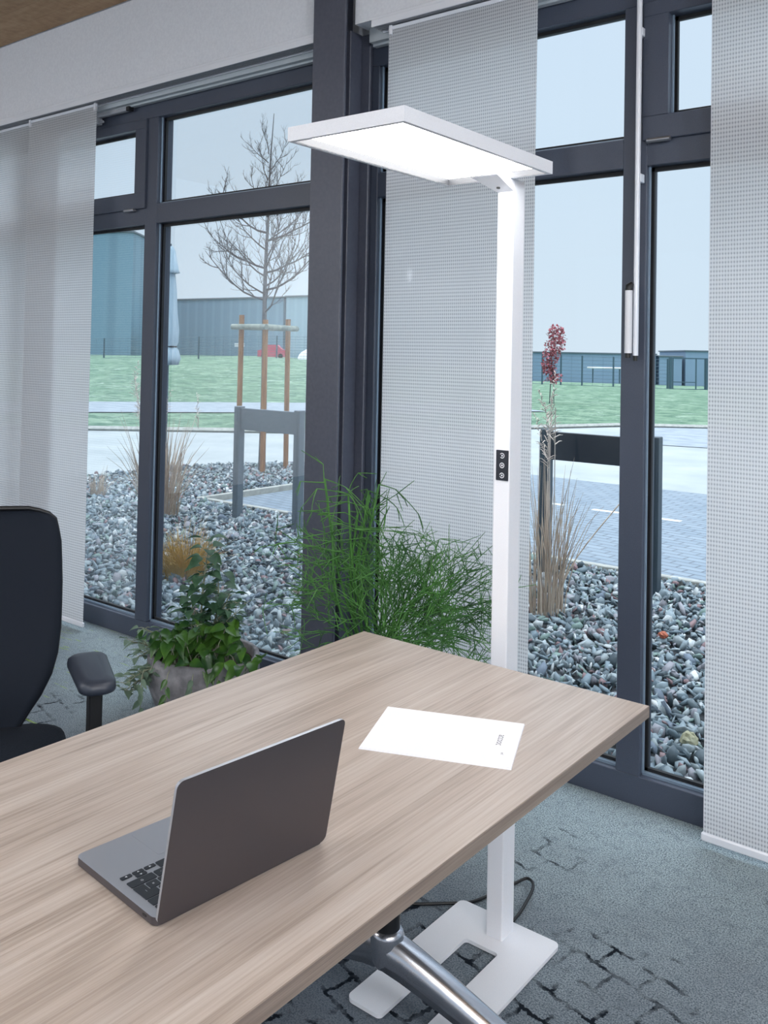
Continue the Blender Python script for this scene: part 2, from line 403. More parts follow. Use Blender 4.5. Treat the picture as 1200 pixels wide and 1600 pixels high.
# ------------------------------------------------------------------ windows
def window(name, x0, x1, mulls, sash_bays, label):
    w = empty(name); w['kind'] = 'structure'
    zs = (0.0, .098, 2.16, 2.262, 2.718, 2.80)
    Y0, Y1 = WY, 3.07
    b = MB()
    b.box(x0, x1, Y0, Y1, zs[0], zs[1], b=.002); b.box(x0, x1, Y0, Y1, zs[4], zs[5], b=.002)
    b.build('window_frame', M['frame'], w)
    vert = [(x0, x0 + .058)] + list(mulls) + [(x1 - .06, x1)]
    for a, z in vert:
        b = MB(); b.box(a, z, Y0 + .0005, Y1, zs[1], zs[4], b=.002); b.build('window_mullion', M['frame'], w)
    for i in range(len(vert) - 1):
        xa, xb = vert[i][1], vert[i + 1][0]
        b = MB(); b.box(xa, xb, Y0 + .001, Y1, zs[2], zs[3], b=.002); b.build('window_transom', M['frame'], w)
        for k, (za, zb) in enumerate(((zs[1], zs[2]), (zs[3], zs[4]))):
            xg0, xg1, zg0, zg1 = xa, xb, za, zb
            if k == 1 and i in sash_bays:      # tilting top sash in front of the frame
                s0, s1, t0, t1 = xa - .012 , xb + .012, za - .018, zb + .0
                b = MB(); wd = .088
                b.box(s0, s1, Y0 - .014, Y0 + .05, t0, t0 + wd - .006, b=.002); b.box(s0, s1, Y0 - .014, Y0 + .05, t1 - .05, t1, b=.002)
                b.box(s0, s0 + wd, Y0 - .0139, Y0 + .05, t0 + wd - .006, t1 - .05, b=.001); b.box(s1 - wd, s1, Y0 - .0139, Y0 + .05, t0 + wd - .006, t1 - .05, b=.001)
                b.build('tilting_sash', M['frame'], w)
                xg0, xg1, zg0, zg1 = s0 + wd, s1 - wd, t0 + wd - .006, t1 - .05
                for hx in ((s0 + .02, s0 + .10), (s1 - .16, s1 - .075)):
                    b = MB(); b.tube([(hx[0], Y0 - .02, t0 - .004), (hx[1], Y0 - .02, t0 - .004)], .0085, 10); b.box(hx[0] + .01, hx[1] - .01, Y0 - .018, Y0 + .0, t0 - .009, t0 + .001)
                    b.build('hinge', M['chrome'], w)
            # glazing beads; the pale strips paint the lit reveal edges
            b = MB(); q = .009
            b.box(xg0, xg1, 3.012, 3.026, zg0, zg0 + .02); b.box(xg0, xg1, 3.012, 3.026, zg1 - .014, zg1)
            b.box(xg0, xg0 + .012, 3.012, 3.026, zg0, zg1); b.box(xg1 - .012, xg1, 3.012, 3.026, zg0, zg1)
            b.box(xg0, xg1, 2.995, 3.012, zg0, zg0 + q, 1)
            b.box(xg0, xg0 + .006, 2.990, 2.998, zg0 + q, zg1, 1)
            b.build('glazing_bead', [M['seal'], M['litreveal']], w)
            b = MB(); b.box(xg0 - .004, xg1 + .004, 3.028, 3.034, zg0 - .004, zg1 + .004); b.build('glass_pane', M['glass'], w)
    return w
b = MB(); b.box(-2.61, -2.43, 2.972, 3.06, 0, 2.861); struct(b.build('trim_3', M['frame']))
w1 = window('window_1', -7.5, -2.61, [(-6.25, -6.15), (-5.05, -4.955), (-3.935, -3.84)], (2,), '')
w2 = window('window_2', -2.43, 2.55, [(-1.282, -1.197), (-.10, -.015), (1.10, 1.185)], (1,), '')
# opener fitting on the top left sash
b = MB(); b.box(-4.42, -4.06, 2.925, 2.955, 2.772, 2.792, b=.004); b.box(-4.36, -4.31, 2.92, 2.957, 2.735, 2.772, b=.004); b.tube([(-4.40, 2.94, 2.75), (-4.28, 2.94, 2.747)], .007, 8)
b.build('window_stay', M['trackgrey'], w1)
b = MB(); b.box(-4.058, -4.03, 2.923, 2.957, 2.770, 2.794, b=.003); b.build('stay_end_cap', M['black'], w1)

# crank rod on the right mullion
rd = empty('window_crank_rod', (-1.2145, 2.935, 1.5), label='slim white crank rod with folded handle fixed to the right window mullion', cat='window opener')
b = MB(); b.tube([(0, 0, .012), (0, 0, 1.30)], .0092, 14); b.build('rod', M['track'], rd)
b = MB(); b.tube([(-.021, -.012, .02), (-.021, -.012, .232)], .0125, 14); b.build('crank_handle', M['lampwhite'], rd)
b = MB(); b.tube([(-.021, -.012, .2325), (-.021, -.012, .246), (-.012, -.006, .257)], [.0128, .0128, .007], 12); b.build('joint', M['black'], rd)
b = MB(); b.tube([(-.022, -.012, .004), (-.022, -.012, .0195)], .009, 12); b.build('end_cap', M['black'], rd)
b = MB(); b.tube([(-.0, -.0, -.006), (0, 0, .0115)], .0075, 10); b.build('end_cap', M['black'], rd)
for zr in (.6, 1.1):
    b = MB(); b.box(-.011, .011, .0, .034, zr, zr + .03, b=.002); b.build('rod_bracket', M['track'], rd)

# ------------------------------------------------------------------ panel curtains
def curtain(x0, x1, y, label, hooks=True, barcol='track'):
    t = empty('panel_curtain', ((x0 + x1) / 2, y, .02), label=label, cat='curtain', group='flat woven panel curtains')
    h = (x1 - x0) / 2
    b = MB(); nx, nz = 12, 30; vs = []; fs = []
    for j in range(nz + 1):
        for i in range(nx + 1):
            x = -h + 2 * h * i / nx; z = .018 + 2.78 * j / nz
            vs.append((x, .0016 * math.sin(i * 1.1) * math.sin(j * .45), z))
    n = nx + 1
    for j in range(nz):
        for i in range(nx): fs.append((j * n + i, j * n + i + 1, (j + 1) * n + i + 1, (j + 1) * n + i))
    b.add(vs, fs, 0, True); o = b.build('fabric', M['fabric'], t)
    b = MB(); b.box(-h - .006, h + .006, -.007, .007, 0, .026, b=.004); b.build('bottom_bar', M['track'], t)
    b = MB(); b.box(-h, h, -.004, .004, 2.785, 2.800, b=.001); b.build('top_bar', M['track'], t)
    for s in (-1, 1):
        b = MB(); b.box(s * (h - .012) - .007, s * (h - .012) + .007, -.009, .009, 2.765, 2.804, b=.002); b.build('glider_clip', M['lampwhite'], t)
    return t
cs = [curtain(-5.70, -4.575, 2.882, 'grey panel curtain at the far left, behind the overlapping panel and the office chair'),
      curtain(-4.885, -4.223, 2.858, 'grey panel curtain left of the plant pot, its free edge beside the open glass'),
      curtain(-2.236, -1.563, 2.858, 'light woven panel curtain hanging behind the floor lamp post'),
      curtain(-.945, -.27, 2.858, 'light woven panel curtain at the right edge with white bottom bar on show')]
for k in cs: del k['group']

# ------------------------------------------------------------------ table
tb = empty('desk_table', (-1.17, 1.0, 0), label='oak laminate desk with aluminium foot carrying the open laptop', cat='table')
b = MB(); b.bbox(-1.575 + 1.17, -.765 + 1.17, -.95, .952, .7145, .74, .0012); o = b.build('tabletop', [M['tabletop'], M['tableedge']], tb)
for p_ in o.data.polygons:
    if abs(p_.normal.z) < .9: p_.material_index = 1
def foot(y, flip):
    ob = MB(); ob.tube([(-.02, y, .262), (-.02, y, .7)], .0275, 24); ob.build('leg_column', M['black'], tb)
    f = MB(); f.lathe([(.0, .275), (.026, .275), (.0335, .270), (.036, .262), (.0365, .222), (.034, .205), (.03, .198), (0, .198)], -.02, y, 28)
    for sg in (1, -1):
        e = Vector((-.02 + sg * .415, y + .105 * flip, .02)); s = Vector((-.02, y, .232)); d = (e - s); dd = Vector((d.x, d.y, 0)).normalized(); sd = Vector((-dd.y, dd.x, 0))
        rings = []
        for k in range(11):
            u = k / 10; p = s + d * u; p.z = .236 - .206 * (u ** 1.12); w = .034 - .008 * u; hh = .034 - .016 * u
            prof = [(-w, -hh), (-w, hh * .25), (-w * .72, hh * .8), (-w * .38, hh), (0, hh * .93), (w * .38, hh), (w * .72, hh * .8), (w, hh * .25), (w, -hh)]
            rings.append([p + sd * a + Vector((0, 0, c)) for a, c in prof])
        n = len(rings[0]); vs = [v for r_ in rings for v in r_]
        f.add(vs, [(i * n + k, i * n + (k + 1) % n, (i + 1) * n + (k + 1) % n, (i + 1) * n + k) for i in range(10) for k in range(n)], 0, True)
        f.add(rings[-1], [tuple(range(n))]); f.tube([e + Vector((0, 0, -.02)), e + Vector((0, 0, -.004))], .02, 14, 1)
    f.build('leg', [M['alu'], M['black']], tb)
foot(.575, 1); foot(-.575, -1)
b = MB(); b.box(-.06, .02, -.6, .6, .66, .70, b=.003); b.box(-.3, .26, .55, .60, .70, .714, b=.002); b.box(-.3, .26, -.60, -.55, .70, .714, b=.002); b.build('under_frame', M['black'], tb)

# ------------------------------------------------------------------ floor lamp
lp = empty('floor_lamp', (-1.215, 2.07, 0), label='white office floor lamp with lit rectangular head and U-shaped base', cat='lamp')
def LX(x): return x + 1.215
def LY(y): return y - 2.07
# base: U plate
def arc(cx, cy, r, a0, a1, n=5): return [(cx + r * math.cos(R(a0 + (a1 - a0) * k / n)), cy + r * math.sin(R(a0 + (a1 - a0) * k / n))) for k in range(n + 1)]
X0, X1, Y0, Y1 = LX(-1.362), LX(-1.063), LY(1.648), LY(2.138); S0, S1, SY = LX(-1.262), LX(-1.165), LY(2.003); r = .018
P = arc(X1 - r, Y1 - r, r, 0, 90) + arc(X0 + r, Y1 - r, r, 90, 180) + arc(X0 + r, Y0 + r, r, 180, 270) + arc(S0 - .012, Y0 + .012, .012, 270, 360) \
    + arc(S0 + .01, SY - .01, .01, 180, 90) + arc(S1 - .01, SY - .01, .01, 90, 0) + arc(S1 + .012, Y0 + .012, .012, 180, 270) + arc(X1 - r, Y0 + r, r, 270, 360)
# triangulated U plate as three rectangles-with-corners is avoided: use one ngon prism
b = MB(); b.prism(P, .003, .012)
o = b.build('base_plate', M['lampwhite'], lp, bevel=.001)
b = MB(); b.prism(rrect(LX(-1.230), LX(-1.182), LY(2.048), LY(2.108), .004), .0125, 1.962); b.build('post', M['lampwhite'], lp)
# head
hx0, hx1, hy0, hy1 = LX(-1.386), LX(-1.068), LY(1.419), LY(2.042)
b = MB(); fr = .011
zt, zb = 1.992, 1.9605
for x0, x1, y0, y1 in ((hx0, hx1, hy0, hy0 + fr), (hx0, hx1, hy1 - fr, hy1), (hx0, hx0 + fr, hy0 + fr, hy1 - fr), (hx1 - fr, hx1, hy0 + fr, hy1 - fr)):
    b.box(x0, x1, y0, y1, zb, zt)
b.box(hx0 + fr, hx1 - fr, hy0 + fr, hy1 - fr, zt - .006, zt)
b.build('lamp_head', M['lampwhite'], lp)
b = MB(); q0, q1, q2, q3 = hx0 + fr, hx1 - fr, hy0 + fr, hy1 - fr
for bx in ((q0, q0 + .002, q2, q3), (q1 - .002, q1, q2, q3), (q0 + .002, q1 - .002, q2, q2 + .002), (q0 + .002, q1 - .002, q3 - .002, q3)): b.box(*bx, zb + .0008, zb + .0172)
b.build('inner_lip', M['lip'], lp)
b = MB(); b.box(hx0 + fr + .001, hx1 - fr - .001, hy0 + fr + .001, hy1 - fr - .001, zb + .0175, zb + .0245); b.build('diffuser', M['diffuser'], lp)
# wedge bracket between post and head
b = MB(); xa, xb = LX(-1.262), LX(-1.182)
b.add([(xa, LY(2.042), 1.9595), (xb, LY(2.042), 1.9595), (xb, LY(1.965), 1.9595), (xa, LY(1.965), 1.9595), (LX(-1.230), LY(2.0478), 1.930), (xb, LY(2.0478), 1.930), (xb, LY(2.0478), 1.9595), (xa, LY(2.0478), 1.9595)],
      [(3, 2, 5, 4), (3, 4, 7, 0), (2, 1, 6, 5), (0, 1, 2, 3), (4, 5, 6, 7), (0, 7, 6, 1)])
b.build('bracket', M['lampwhite'], lp)
b = MB(); b.tube([(LX(-1.214), LY(2.024), 1.9385), (LX(-1.214), LY(2.0235), 1.9355)], .0048, 12); b.build('sensor_eye', M['black'], lp)
# switch plate
b = MB(); b.prism(rrect(-.017, .019, -.039, .039, .0015), 0, .002); sw = b.build('switch_plate', M['plateblack'], lp, (LX(-1.2035), LY(2.0478), 1.219)); sw.rotation_euler = (R(90), 0, 0)
for k, dz in enumerate((.025, 0, -.026)):
    b = MB(); n = 28; vs = []; fs = []
    a0, a1 = ((-140, 150), (0, 360), (-160, 170))[k]
    for i in range(n + 1):
        g = R(a0 + (a1 - a0) * i / n)
        for rr in (.0052, .0070): vs.append((rr * math.cos(g), rr * math.sin(g), .0026))
    for i in range(n): fs.append((2 * i, 2 * i + 1, 2 * i + 3, 2 * i + 2))
    b.add(vs, fs); b.prism([(.0022 * math.cos(R(a)), .0022 * math.sin(R(a))) for a in range(0, 360, 30)], .0021, .0027)
    b.build('button', M['ringwhite'], sw, (.001, dz, 0))
# power cord
b = MB(); pts = [(-1.62, 1.98, .006), (-1.52, 2.0, .006), (-1.45, 2.046, .006), (-1.39, 2.1, .006), (-1.345, 2.142, .006), (-1.325, 2.185, .006), (-1.31, 2.24, .006), (-1.292, 2.30, .006), (-1.27, 2.34, .012), (-1.23, 2.30, .02), (-1.208, 2.20, .015), (-1.206, 2.145, .008)]
def cr(pts, n=6):
    P = [Vector(p) for p in pts]; P = [P[0] * 2 - P[1]] + P + [P[-1] * 2 - P[-2]]; o = []
    for i in range(1, len(P) - 2):
        for k in range(n):
            t = k / n; a, b_, c_, d = P[i - 1], P[i], P[i + 1], P[i + 2]
            o.append(.5 * ((2 * b_) + (c_ - a) * t + (2 * a - 5 * b_ + 4 * c_ - d) * t * t + (3 * b_ - a - 3 * c_ + d) * t ** 3))
    return o + [P[-2]]
b.tube([(LX(p[0]), LY(p[1]), p[2]) for p in cr(pts)], .0042, 8); b.build('power_cord', M['black'], lp)

# ------------------------------------------------------------------ laptop
ANG = R(84.4)
lt = empty('laptop', (-.968, .776, .7402), ANG, label='open space-grey laptop on the desk, its lid back facing the right', cat='laptop')
LW, LD = .300, .214
b = MB(); b.prism(rrect(0, LW, 0, LD, .011), .0022, .0128); o = b.build('base', [M['laptop'], M['lid']], lt, bevel=.0012)
for p_ in o.data.polygons:
    if abs(p_.normal.z) < .5: p_.material_index = 1  # base sides keep the darker tone, without the painted reflection
for x in (.03, LW - .03):
    for y in (.02, LD - .02): b = MB(); b.tube([(x, y, 0), (x, y, .0021)], .006, 12); b.build('rubber_foot', M['black'], lt)
b = MB(); b.prism(rrect(.088, LW - .088, .130, .207, .003), .0129, .0131); b.build('trackpad', M['laptop'], lt)
b = MB(); b.prism([(x, z) for x, z in rrect(-.0045, .0045, -.0016, .0016, .0015)], 0, .0006); p_ = b.build('side_port', M['black'], lt, (.0, .026, .0078)); p_.rotation_euler = (R(90), 0, R(-90))
# lid
lid = empty('display_lid', (0, -.001, .0135)); lid.parent = lt; lid.rotation_euler = (R(11.0), 0, 0)
lid_mesh = MB(); lid_mesh.prism(rrect(.0, LW, 0, .203, .010), -.0022, .0022)
o = lid_mesh.build('display_lid', [M['lid'], M['laptop']], lt, (0, -.001, .0065), bevel=.0008)
for p_ in o.data.polygons:
    if abs(p_.normal.z) < .5: p_.material_index = 1; o.rotation_euler = (R(90 + 11.5), 0, 0)  # lid rim gets the lighter metal as a painted edge highlight
bpy.data.objects.remove(lid); o.name = 'display_lid'
b = MB(); b.prism(rrect(.003, LW - .003, .006, .199, .008), -.0026, -.0023); s_ = b.build('screen', M['screen'], o)
b = MB(); b.tube([(.03, .0025, .011), (LW - .03, .0025, .011)], .0032, 12); b.build('hinge', M['black'], lt)
# keyboard
KU, KR = .0191, .0180; kx0, kyb = .0135, .1165
def key(x0, w, row, h=1.0, half=None, txt=None, poly=None):
    # x0 in units from the user's right, row 0 = front
    g = .0012
    a0 = kx0 + x0 * KU + g; a1 = kx0 + (x0 + w) * KU - g
    yb = kyb - row * KR - g; yt = kyb - (row + h) * KR + g
    if half == 'front': yt = yb - (KR - 2 * g) * .48
    if half == 'rear': yb = yt + (KR - 2 * g) * .48
    mb = MB(); ox, oy = (a0 + a1) / 2, (yt + yb) / 2
    if poly: pg = [(kx0 + px * KU - ox, kyb - py * KR - oy) for px, py in poly]; mb.prism(pg, .0129, .0139)
    else: mb.prism(rrect(a0 - ox, a1 - ox, yt - oy, yb - oy, .0016, 3), .0129, .0139)
    if txt == '>': mb.add([(-.0022, 0, .01402), (.0012, -.002, .01402), (.0012, .002, .01402)], [(0, 1, 2)], 1)
    elif txt == '<': mb.add([(.0022, 0, .01402), (-.0012, .002, .01402), (-.0012, -.002, .01402)], [(0, 1, 2)], 1)
    elif txt == '^': mb.add([(0, -.0018, .01402), (.002, .0012, .01402), (-.002, .0012, .01402)], [(0, 1, 2)], 1)
    elif txt == 'v': mb.add([(0, .0018, .01402), (-.002, -.0012, .01402), (.002, -.0012, .01402)], [(0, 1, 2)], 1)
    elif txt:
        v, f = TXT[txt]; mb.add([(-x, -y, .01402) for x, y, z in v], f, 1)
    return mb.build('key', [M['key'], M['legend']], lt, (ox, oy, 0))
rows = ['-.,MNBVCXY<', '', '', '']
TXT = {}
for ch in "QWERTZUIOPASDFGHJKLYXCVBNM1234567890-.,+#":
    TXT[ch] = text_geo(ch, .0055)
TXT['shift'] = text_geo('\u21e7', .006); TXT['enter'] = text_geo('|', .005)
key(0, 1, 0, half='front', txt='>'); key(1, 1, 0, half='front', txt='v'); key(1, 1, 0, half='rear', txt='^'); key(2, 1, 0, half='front', txt='<')
x = 3
for w in (1, 1.25, 5, 1.25, 1, 1, 1): key(x, w, 0); x += w
def rowkeys(row, first, chars, last, ft=None):
    key(0, first, row, txt=ft); x = first
    for ch in chars: key(x, 1, row, txt=ch if ch in TXT else None); x += 1
    if last: key(x, 14.25 - x, row)
rowkeys(1, 2.25, '-.,MNBVCXY', True, 'shift')
# return key spans two rows (L-shaped)
key(0, 1.25, 1.999, 2, txt='enter', poly=[(.06, 2.06), (.94, 2.06), (.94, 2.95), (1.40, 2.95), (1.40, 3.94), (.06, 3.94)][::-1])
x = 1
for ch in '#_~LKJHGFDSA': key(x, 1, 2, txt=ch if ch in TXT else None); x += 1
key(x, 1.25, 2)
x = 1.5
for ch in '+~POIUZTREWQ': key(x, 1, 3, txt=ch if ch in TXT else None); x += 1
key(x, .75, 3)
rowkeys(4, 1.75, '~~0987654321', False); key(13.75, .5, 4)
x = 0
for k in range(14): key(x, 1.018, 5); x += 1.018

# ------------------------------------------------------------------ brochure
br_ = empty('brochure', (-1.018, 1.5245, .7402), math.atan2(1.681 - 1.568, -.929 + 1.201), label='white A4 brochure with small grey logo lying at the far end of the desk', cat='brochure')
hw, hh = .147, .105
b = MB()
for k in range(3):
    b.prism(rrect(-hw + .0006 * k, hw - .0004 * k, -hh - .0012 * (2 - k), hh, .0006, 1), .0012 * k, .0012 * k + .0009)
b.build('pages', M['paper'], br_)
b = MB(); b.prism(rrect(-hw + .01, hw - .05, -hh + .012, hh - .012, .001, 1), .00335, .0034); b.build('cover_print', M['paper_tint'], br_)
b = MB(); v, f = text_geo('accooc', .022); b.add([(y + .111, -x * .8 + .016 - .006, .00342) for x, y, z in v], f); b.build('logo_print', M['ink'], br_); b = MB()
v, f = text_geo('erl', .009); b.add([(y + .122, -x - .05, .00342) for x, y, z in v], f)
b.build('logo_print', M['ink'], br_)

# ------------------------------------------------------------------ office chair
CA = math.atan2(-.45, .89)
ch = empty('office_chair', (-2.115, 1.115, 0), CA - R(90), label='black mesh-backed office chair with armrest at the left side of the desk', cat='chair')
# local: +y forward, -x is the chair's left ... forward f=(.89,-.45); local x = right of chair
def bodyprofile(z):
    P = [(.46, .115), (.52, .145), (.57, .18), (.62, .208), (.68, .226), (.75, .235), (.88, .236), (.98, .231), (1.03, .219), (1.05, .197), (1.062, .15), (1.066, .06)]
    for (z0, w0), (z1, w1) in zip(P, P[1:]):
        if z <= z1: return w0 + (w1 - w0) * (z - z0) / (z1 - z0)
    return P[-1][1]
zz = [.46, .50, .54, .58, .63, .68, .74, .80, .86, .92, .97, 1.01, 1.03, 1.045, 1.055, 1.062, 1.066]
def backy(z, u): return -.235 - .05 * ((z - .55) / .5) ** 1 + .045 * math.exp(-((z - .6) / .12) ** 2) * .6 + .03 * u * u
b = MB(); NX = 14; vs = []; fs = []
for th in (0, -.022):
    for z in zz:
        w = bodyprofile(z)
        for i in range(NX + 1):
            u = -1 + 2 * i / NX; ed = (1 - abs(u) ** 8) * 1.0
            vs.append((u * w, backy(z, u) + (th if th else 0) * 1.0 - (0.004 if th == 0 else -.004) * (1 - ed), z))
n = NX + 1; nz = len(zz); half = n * nz
for j in range(nz - 1):
    for i in range(NX):
        a = j * n + i; fs.append((a, a + n, a + n + 1, a + 1)); a += half; fs.append((a, a + 1, a + n + 1, a + n))
for j in range(nz - 1):
    for i in (0, NX):
        a = j * n + i; q = (a, a + half, a + half + n, a + n); fs.append(q if i == 0 else q[::-1])
for i in range(NX):
    a = (nz - 1) * n + i; fs.append((a, a + half, a + half + 1, a + 1)); a = i; fs.append((a, a + 1, a + 1 + half, a + half))
b.add(vs, fs, 0, True); b.build('backrest', M['mesh'], ch)
b = MB(); pp = []
for z in zz: pp.append((-bodyprofile(z) + .003, backy(z, 1) - .011, z))
for z in zz[::-1]: pp.append((bodyprofile(z) - .003, backy(z, 1) - .011, z))
b.tube(pp, .0065, 8); b.build('back_frame', M['black'], ch)
b = MB(); NS = 16; vs = []; fs = []; 
ring = rrect(-.245, .245, -.23, .24, .09, 5)
for sc, z in ((.93, .405), (1.0, .44), (1.0, .48), (.985, .492), (.9, .502), (.6, .504), (.2, .500)):
    vs += [(x * sc, y * sc, z - (.018 * max(0, y) / .24 if z > .44 else 0)) for x, y in ring]
n = len(ring)
for j in range(6):
    for k in range(n): fs.append((j * n + k, j * n + (k + 1) % n, (j + 1) * n + (k + 1) % n, (j + 1) * n + k))
fs.append(tuple(6 * n + k for k in range(n))); fs.append(tuple(range(n))[::-1])
b.add(vs, fs, 0, True); b.build('seat', M['seatfab'], ch)
b = MB(); b.box(-.04, .04, -.27, .12, .375, .404, b=.006); b.tube([(0, -.25, .39), (0, -.285, .44), (0, -.268, .55), (0, -.255, .66)], [.028, .026, .022, .016], 12)
b.build('mechanism', M['black'], ch)
for s in (-1, 1):
    ar = MB(); px = s * .287
    ring = [(x, y) for x, y in rrect(-.05, .05, -.135, .125, .036, 5)]; vs = []; fs = []
    for sc, z in ((.82, .672), (.98, .676), (1.0, .685), (.97, .695), (.82, .702), (.45, .705)):
        vs += [(px + x * sc * (1 - .12 * (y > 0)), .02 + y * (1 - (1 - sc) * .4), z + .006 * math.cos(y * 9)) for x, y in ring]
    n = len(ring)
    for j in range(5):
        for k in range(n): fs.append((j * n + k, j * n + (k + 1) % n, (j + 1) * n + (k + 1) % n, (j + 1) * n + k))
    fs.append(tuple(5 * n + k for k in range(n))); fs.append(tuple(range(n))[::-1])
    ar.add(vs, fs, 0, True); ap = ar.build('armrest', M['armpad'], ch)
    b = MB(); b.box(px - .016, px + .016, .045, .095, .40, .677, b=.004); b.box(px - .02, px + .02, .04, .10, .37, .52, b=.005); b.box(min(0, px), max(0, px), .05, .09, .368, .392, b=.003); b.build('armrest_post', M['black'], ch)
b = MB(); b.tube([(0, 0, .10), (0, 0, .38)], .025, 16); b.build('gas_lift', M['black'], ch)
for k in range(5):
    g = R(72 * k + 20); b = MB(); e = (.30 * math.cos(g), .30 * math.sin(g)); b.tube([(0, 0, .11), (e[0] * .5, e[1] * .5, .105), (e[0], e[1], .078)], [.034, .026, .018], 10); lg = b.build('base_leg', M['black'], ch)
    b = MB(); t_ = Vector((-math.sin(g), math.cos(g), 0)); 
    for s in (-1, 1):
        c0 = Vector((e[0], e[1], .029)) + t_ * .012 * s; b.tube([c0 - t_ * .008, c0 + t_ * .008], .028, 16)
    b.tube([(e[0], e[1], .04), (e[0], e[1], .078)], .008, 8); b.build('caster', M['black'], lg)

# ------------------------------------------------------------------ indoor plants
def leaf(mb, base, d, up, L, W, mi=0, droop=.3, lob=0):
    d = Vector(d).normalized(); up = Vector(up); sd = d.cross(up)
    if sd.length < 1e-3: sd = Vector((1, 0, 0))
    sd.normalize(); nn = sd.cross(d)
    vs = []; n = 6; base = Vector(base)
    for i in range(n + 1):
        u = i / n; w = W * .5 * (math.sin(math.pi * u ** .75)) * (1 + lob * math.sin(u * 19))
        p = base + d * L * u - Vector((0, 0, 1)) * droop * L * u * u
        vs += [p - sd * w + nn * w * .35, p, p + sd * w + nn * w * .35]
    fs = []
    for i in range(n):
        a = i * 3; fs += [(a, a + 1, a + 4, a + 3), (a + 1, a + 2, a + 5, a + 4)]
    mb.add(vs, fs, mi, True)

pt = empty('potted_plant', (-2.95, 2.588, 0), label='leafy plant in a rough grey concrete bowl on the floor by the window', cat='potted plant')
b = MB(); wob = lambda g, z: 1 + .02 * math.sin(3 * g + 1) + .012 * math.sin(7 * g)
b.lathe([(0, 0), (.16, 0), (.20, .03), (.226, .10), (.232, .18), (.230, .232), (.222, .240), (.208, .236), (.204, .20), (.20, .19)], 0, 0, 48, 1.08, .95, wob=wob); b.build('pot', M['concretepot'], pt)
b = MB(); b.lathe([(0, .205), (.1, .208), (.203, .20)], 0, 0, 32, 1.08, .95, wob=wob); b.build('soil', M['soil'], pt)
rg = random.Random(3)
st = MB(); lv = MB(); gv = MB(); gl = MB()
# right/left axis in view: camera right dir
RV = Vector((.788, .616, 0)); FV = Vector((-.616, .788, 0)); UP = Vector((0, 0, 1))
def bush_stem(base, tip, nleaf, L, mb, lo=.25, lob=.25, r0=.006, nodepairs=True, W=.55):
    base = Vector(base); tip = Vector(tip); mid = (base + tip) / 2 + Vector((rg.uniform(-.03, .03), rg.uniform(-.03, .03), .02))
    pts = cr([base, mid, tip], 6); st.tube(pts, [r0 * (1 - .65 * i / (len(pts) - 1)) for i in range(len(pts))], 6)
    for k in range(nleaf):
        u = lo + (1 - lo) * k / max(1, nleaf - 1); p = pts[min(len(pts) - 1, int(u * (len(pts) - 1)))]
        for q in range(3):
            a = k * 1.9 + q * 2.1 + rg.uniform(-.4, .4); d = Vector((math.cos(a), math.sin(a), rg.uniform(.05, .45)))
            pl = L * .55; e = p + d.normalized() * pl * rg.uniform(.5, 1)
            st.tube([p, (p + e) / 2 + Vector((0, 0, .004)), e], .0014, 4, caps=False)
            leaf(mb, e, d + Vector((rg.uniform(-.3, .3), rg.uniform(-.3, .3), -.1)), UP + Vector((rg.uniform(-.5, .5), rg.uniform(-.5, .5), 0)), L * rg.uniform(.7, 1.15), L * W, 0, rg.uniform(.1, .6), lob)
bush_stem((-.03, 0, .2), RV * .01 + UP * .70, 15, .072, lv, W=.7)
bush_stem((-.02, .02, .2), RV * .045 + UP * .56 + FV * .03, 9, .066, lv, W=.7)
bush_stem((-.05, .0, .2), RV * -.06 + UP * .50, 9, .066, lv, W=.7)
bush_stem((0, .0, .2), RV * .10 + UP * .47, 8, .06, lv, W=.7)
for k in range(7):                                             # greyish spreading shoots on the left
    a = rg.uniform(-.3, .3); bush_stem(RV * -.12 + UP * .2 + FV * a * .3, RV * -(.22 + .08 * rg.random()) + FV * a + UP * rg.uniform(.2, .42), 5, .055, gv, .3, .2, .006)
for k in range(5): bush_stem(RV * -.15 + UP * .2 + FV * -.1, RV * -(.27 + .03 * rg.random()) + FV * rg.uniform(-.22, -.05) + UP * rg.uniform(.06, .26), 5, .05, gv, .2, .2, .004)
for k in range(8): bush_stem(FV * rg.uniform(-.1, .1) + RV * rg.uniform(-.1, .15) + UP * .2, FV * rg.uniform(-.15, .12) + RV * rg.uniform(-.15, .2) + UP * rg.uniform(.36, .46), 5, .05, lv, .3, .25, .003)
for k in range(54):                                            # glossy broad leaves over the rim
    a = rg.uniform(-.26, .27) if k > 9 else rg.uniform(-.1, .1); base = RV * (a * .75) + FV * rg.uniform(-.18, .02) + UP * .2
    tip = base + RV * rg.uniform(-.07, .09) - FV * rg.uniform(0, .1) + UP * rg.uniform(.04, .18)
    gl.tube([base, (base + tip) / 2 + UP * .02, tip], .0022, 5, 1, caps=False)
    for q in range(2):
        d = RV * rg.uniform(-1, 1) - FV * rg.uniform(.1, 1.0) + UP * rg.uniform(-.4, .5)
        leaf(gl, tip, d, UP - FV * .5, rg.uniform(.05, .085), rg.uniform(.036, .055), 0, rg.uniform(.2, .8))
for k in range(5):
    p = RV * (-.20 + .1 * k) - FV * .2 + UP * .22; pts = [p, p - FV * .04 + UP * -.02, p - FV * .05 - UP * rg.uniform(.08, .16)]
    st.tube(cr(pts, 4), .002, 5)
    for q in range(5): leaf(gl if k % 2 else gv, Vector(pts[1]).lerp(Vector(pts[2]), q / 4), RV * rg.uniform(-1, 1) - FV * .4 - UP * .5, -FV, .04, .022, 0, .3)
st.build('stem', M['stempale'], pt); lv.build('foliage', M['leafdark'], pt); gv.build('foliage', M['leafgrey'], pt); gl.build('foliage', [M['leafglossy'], M['stempale']], pt)

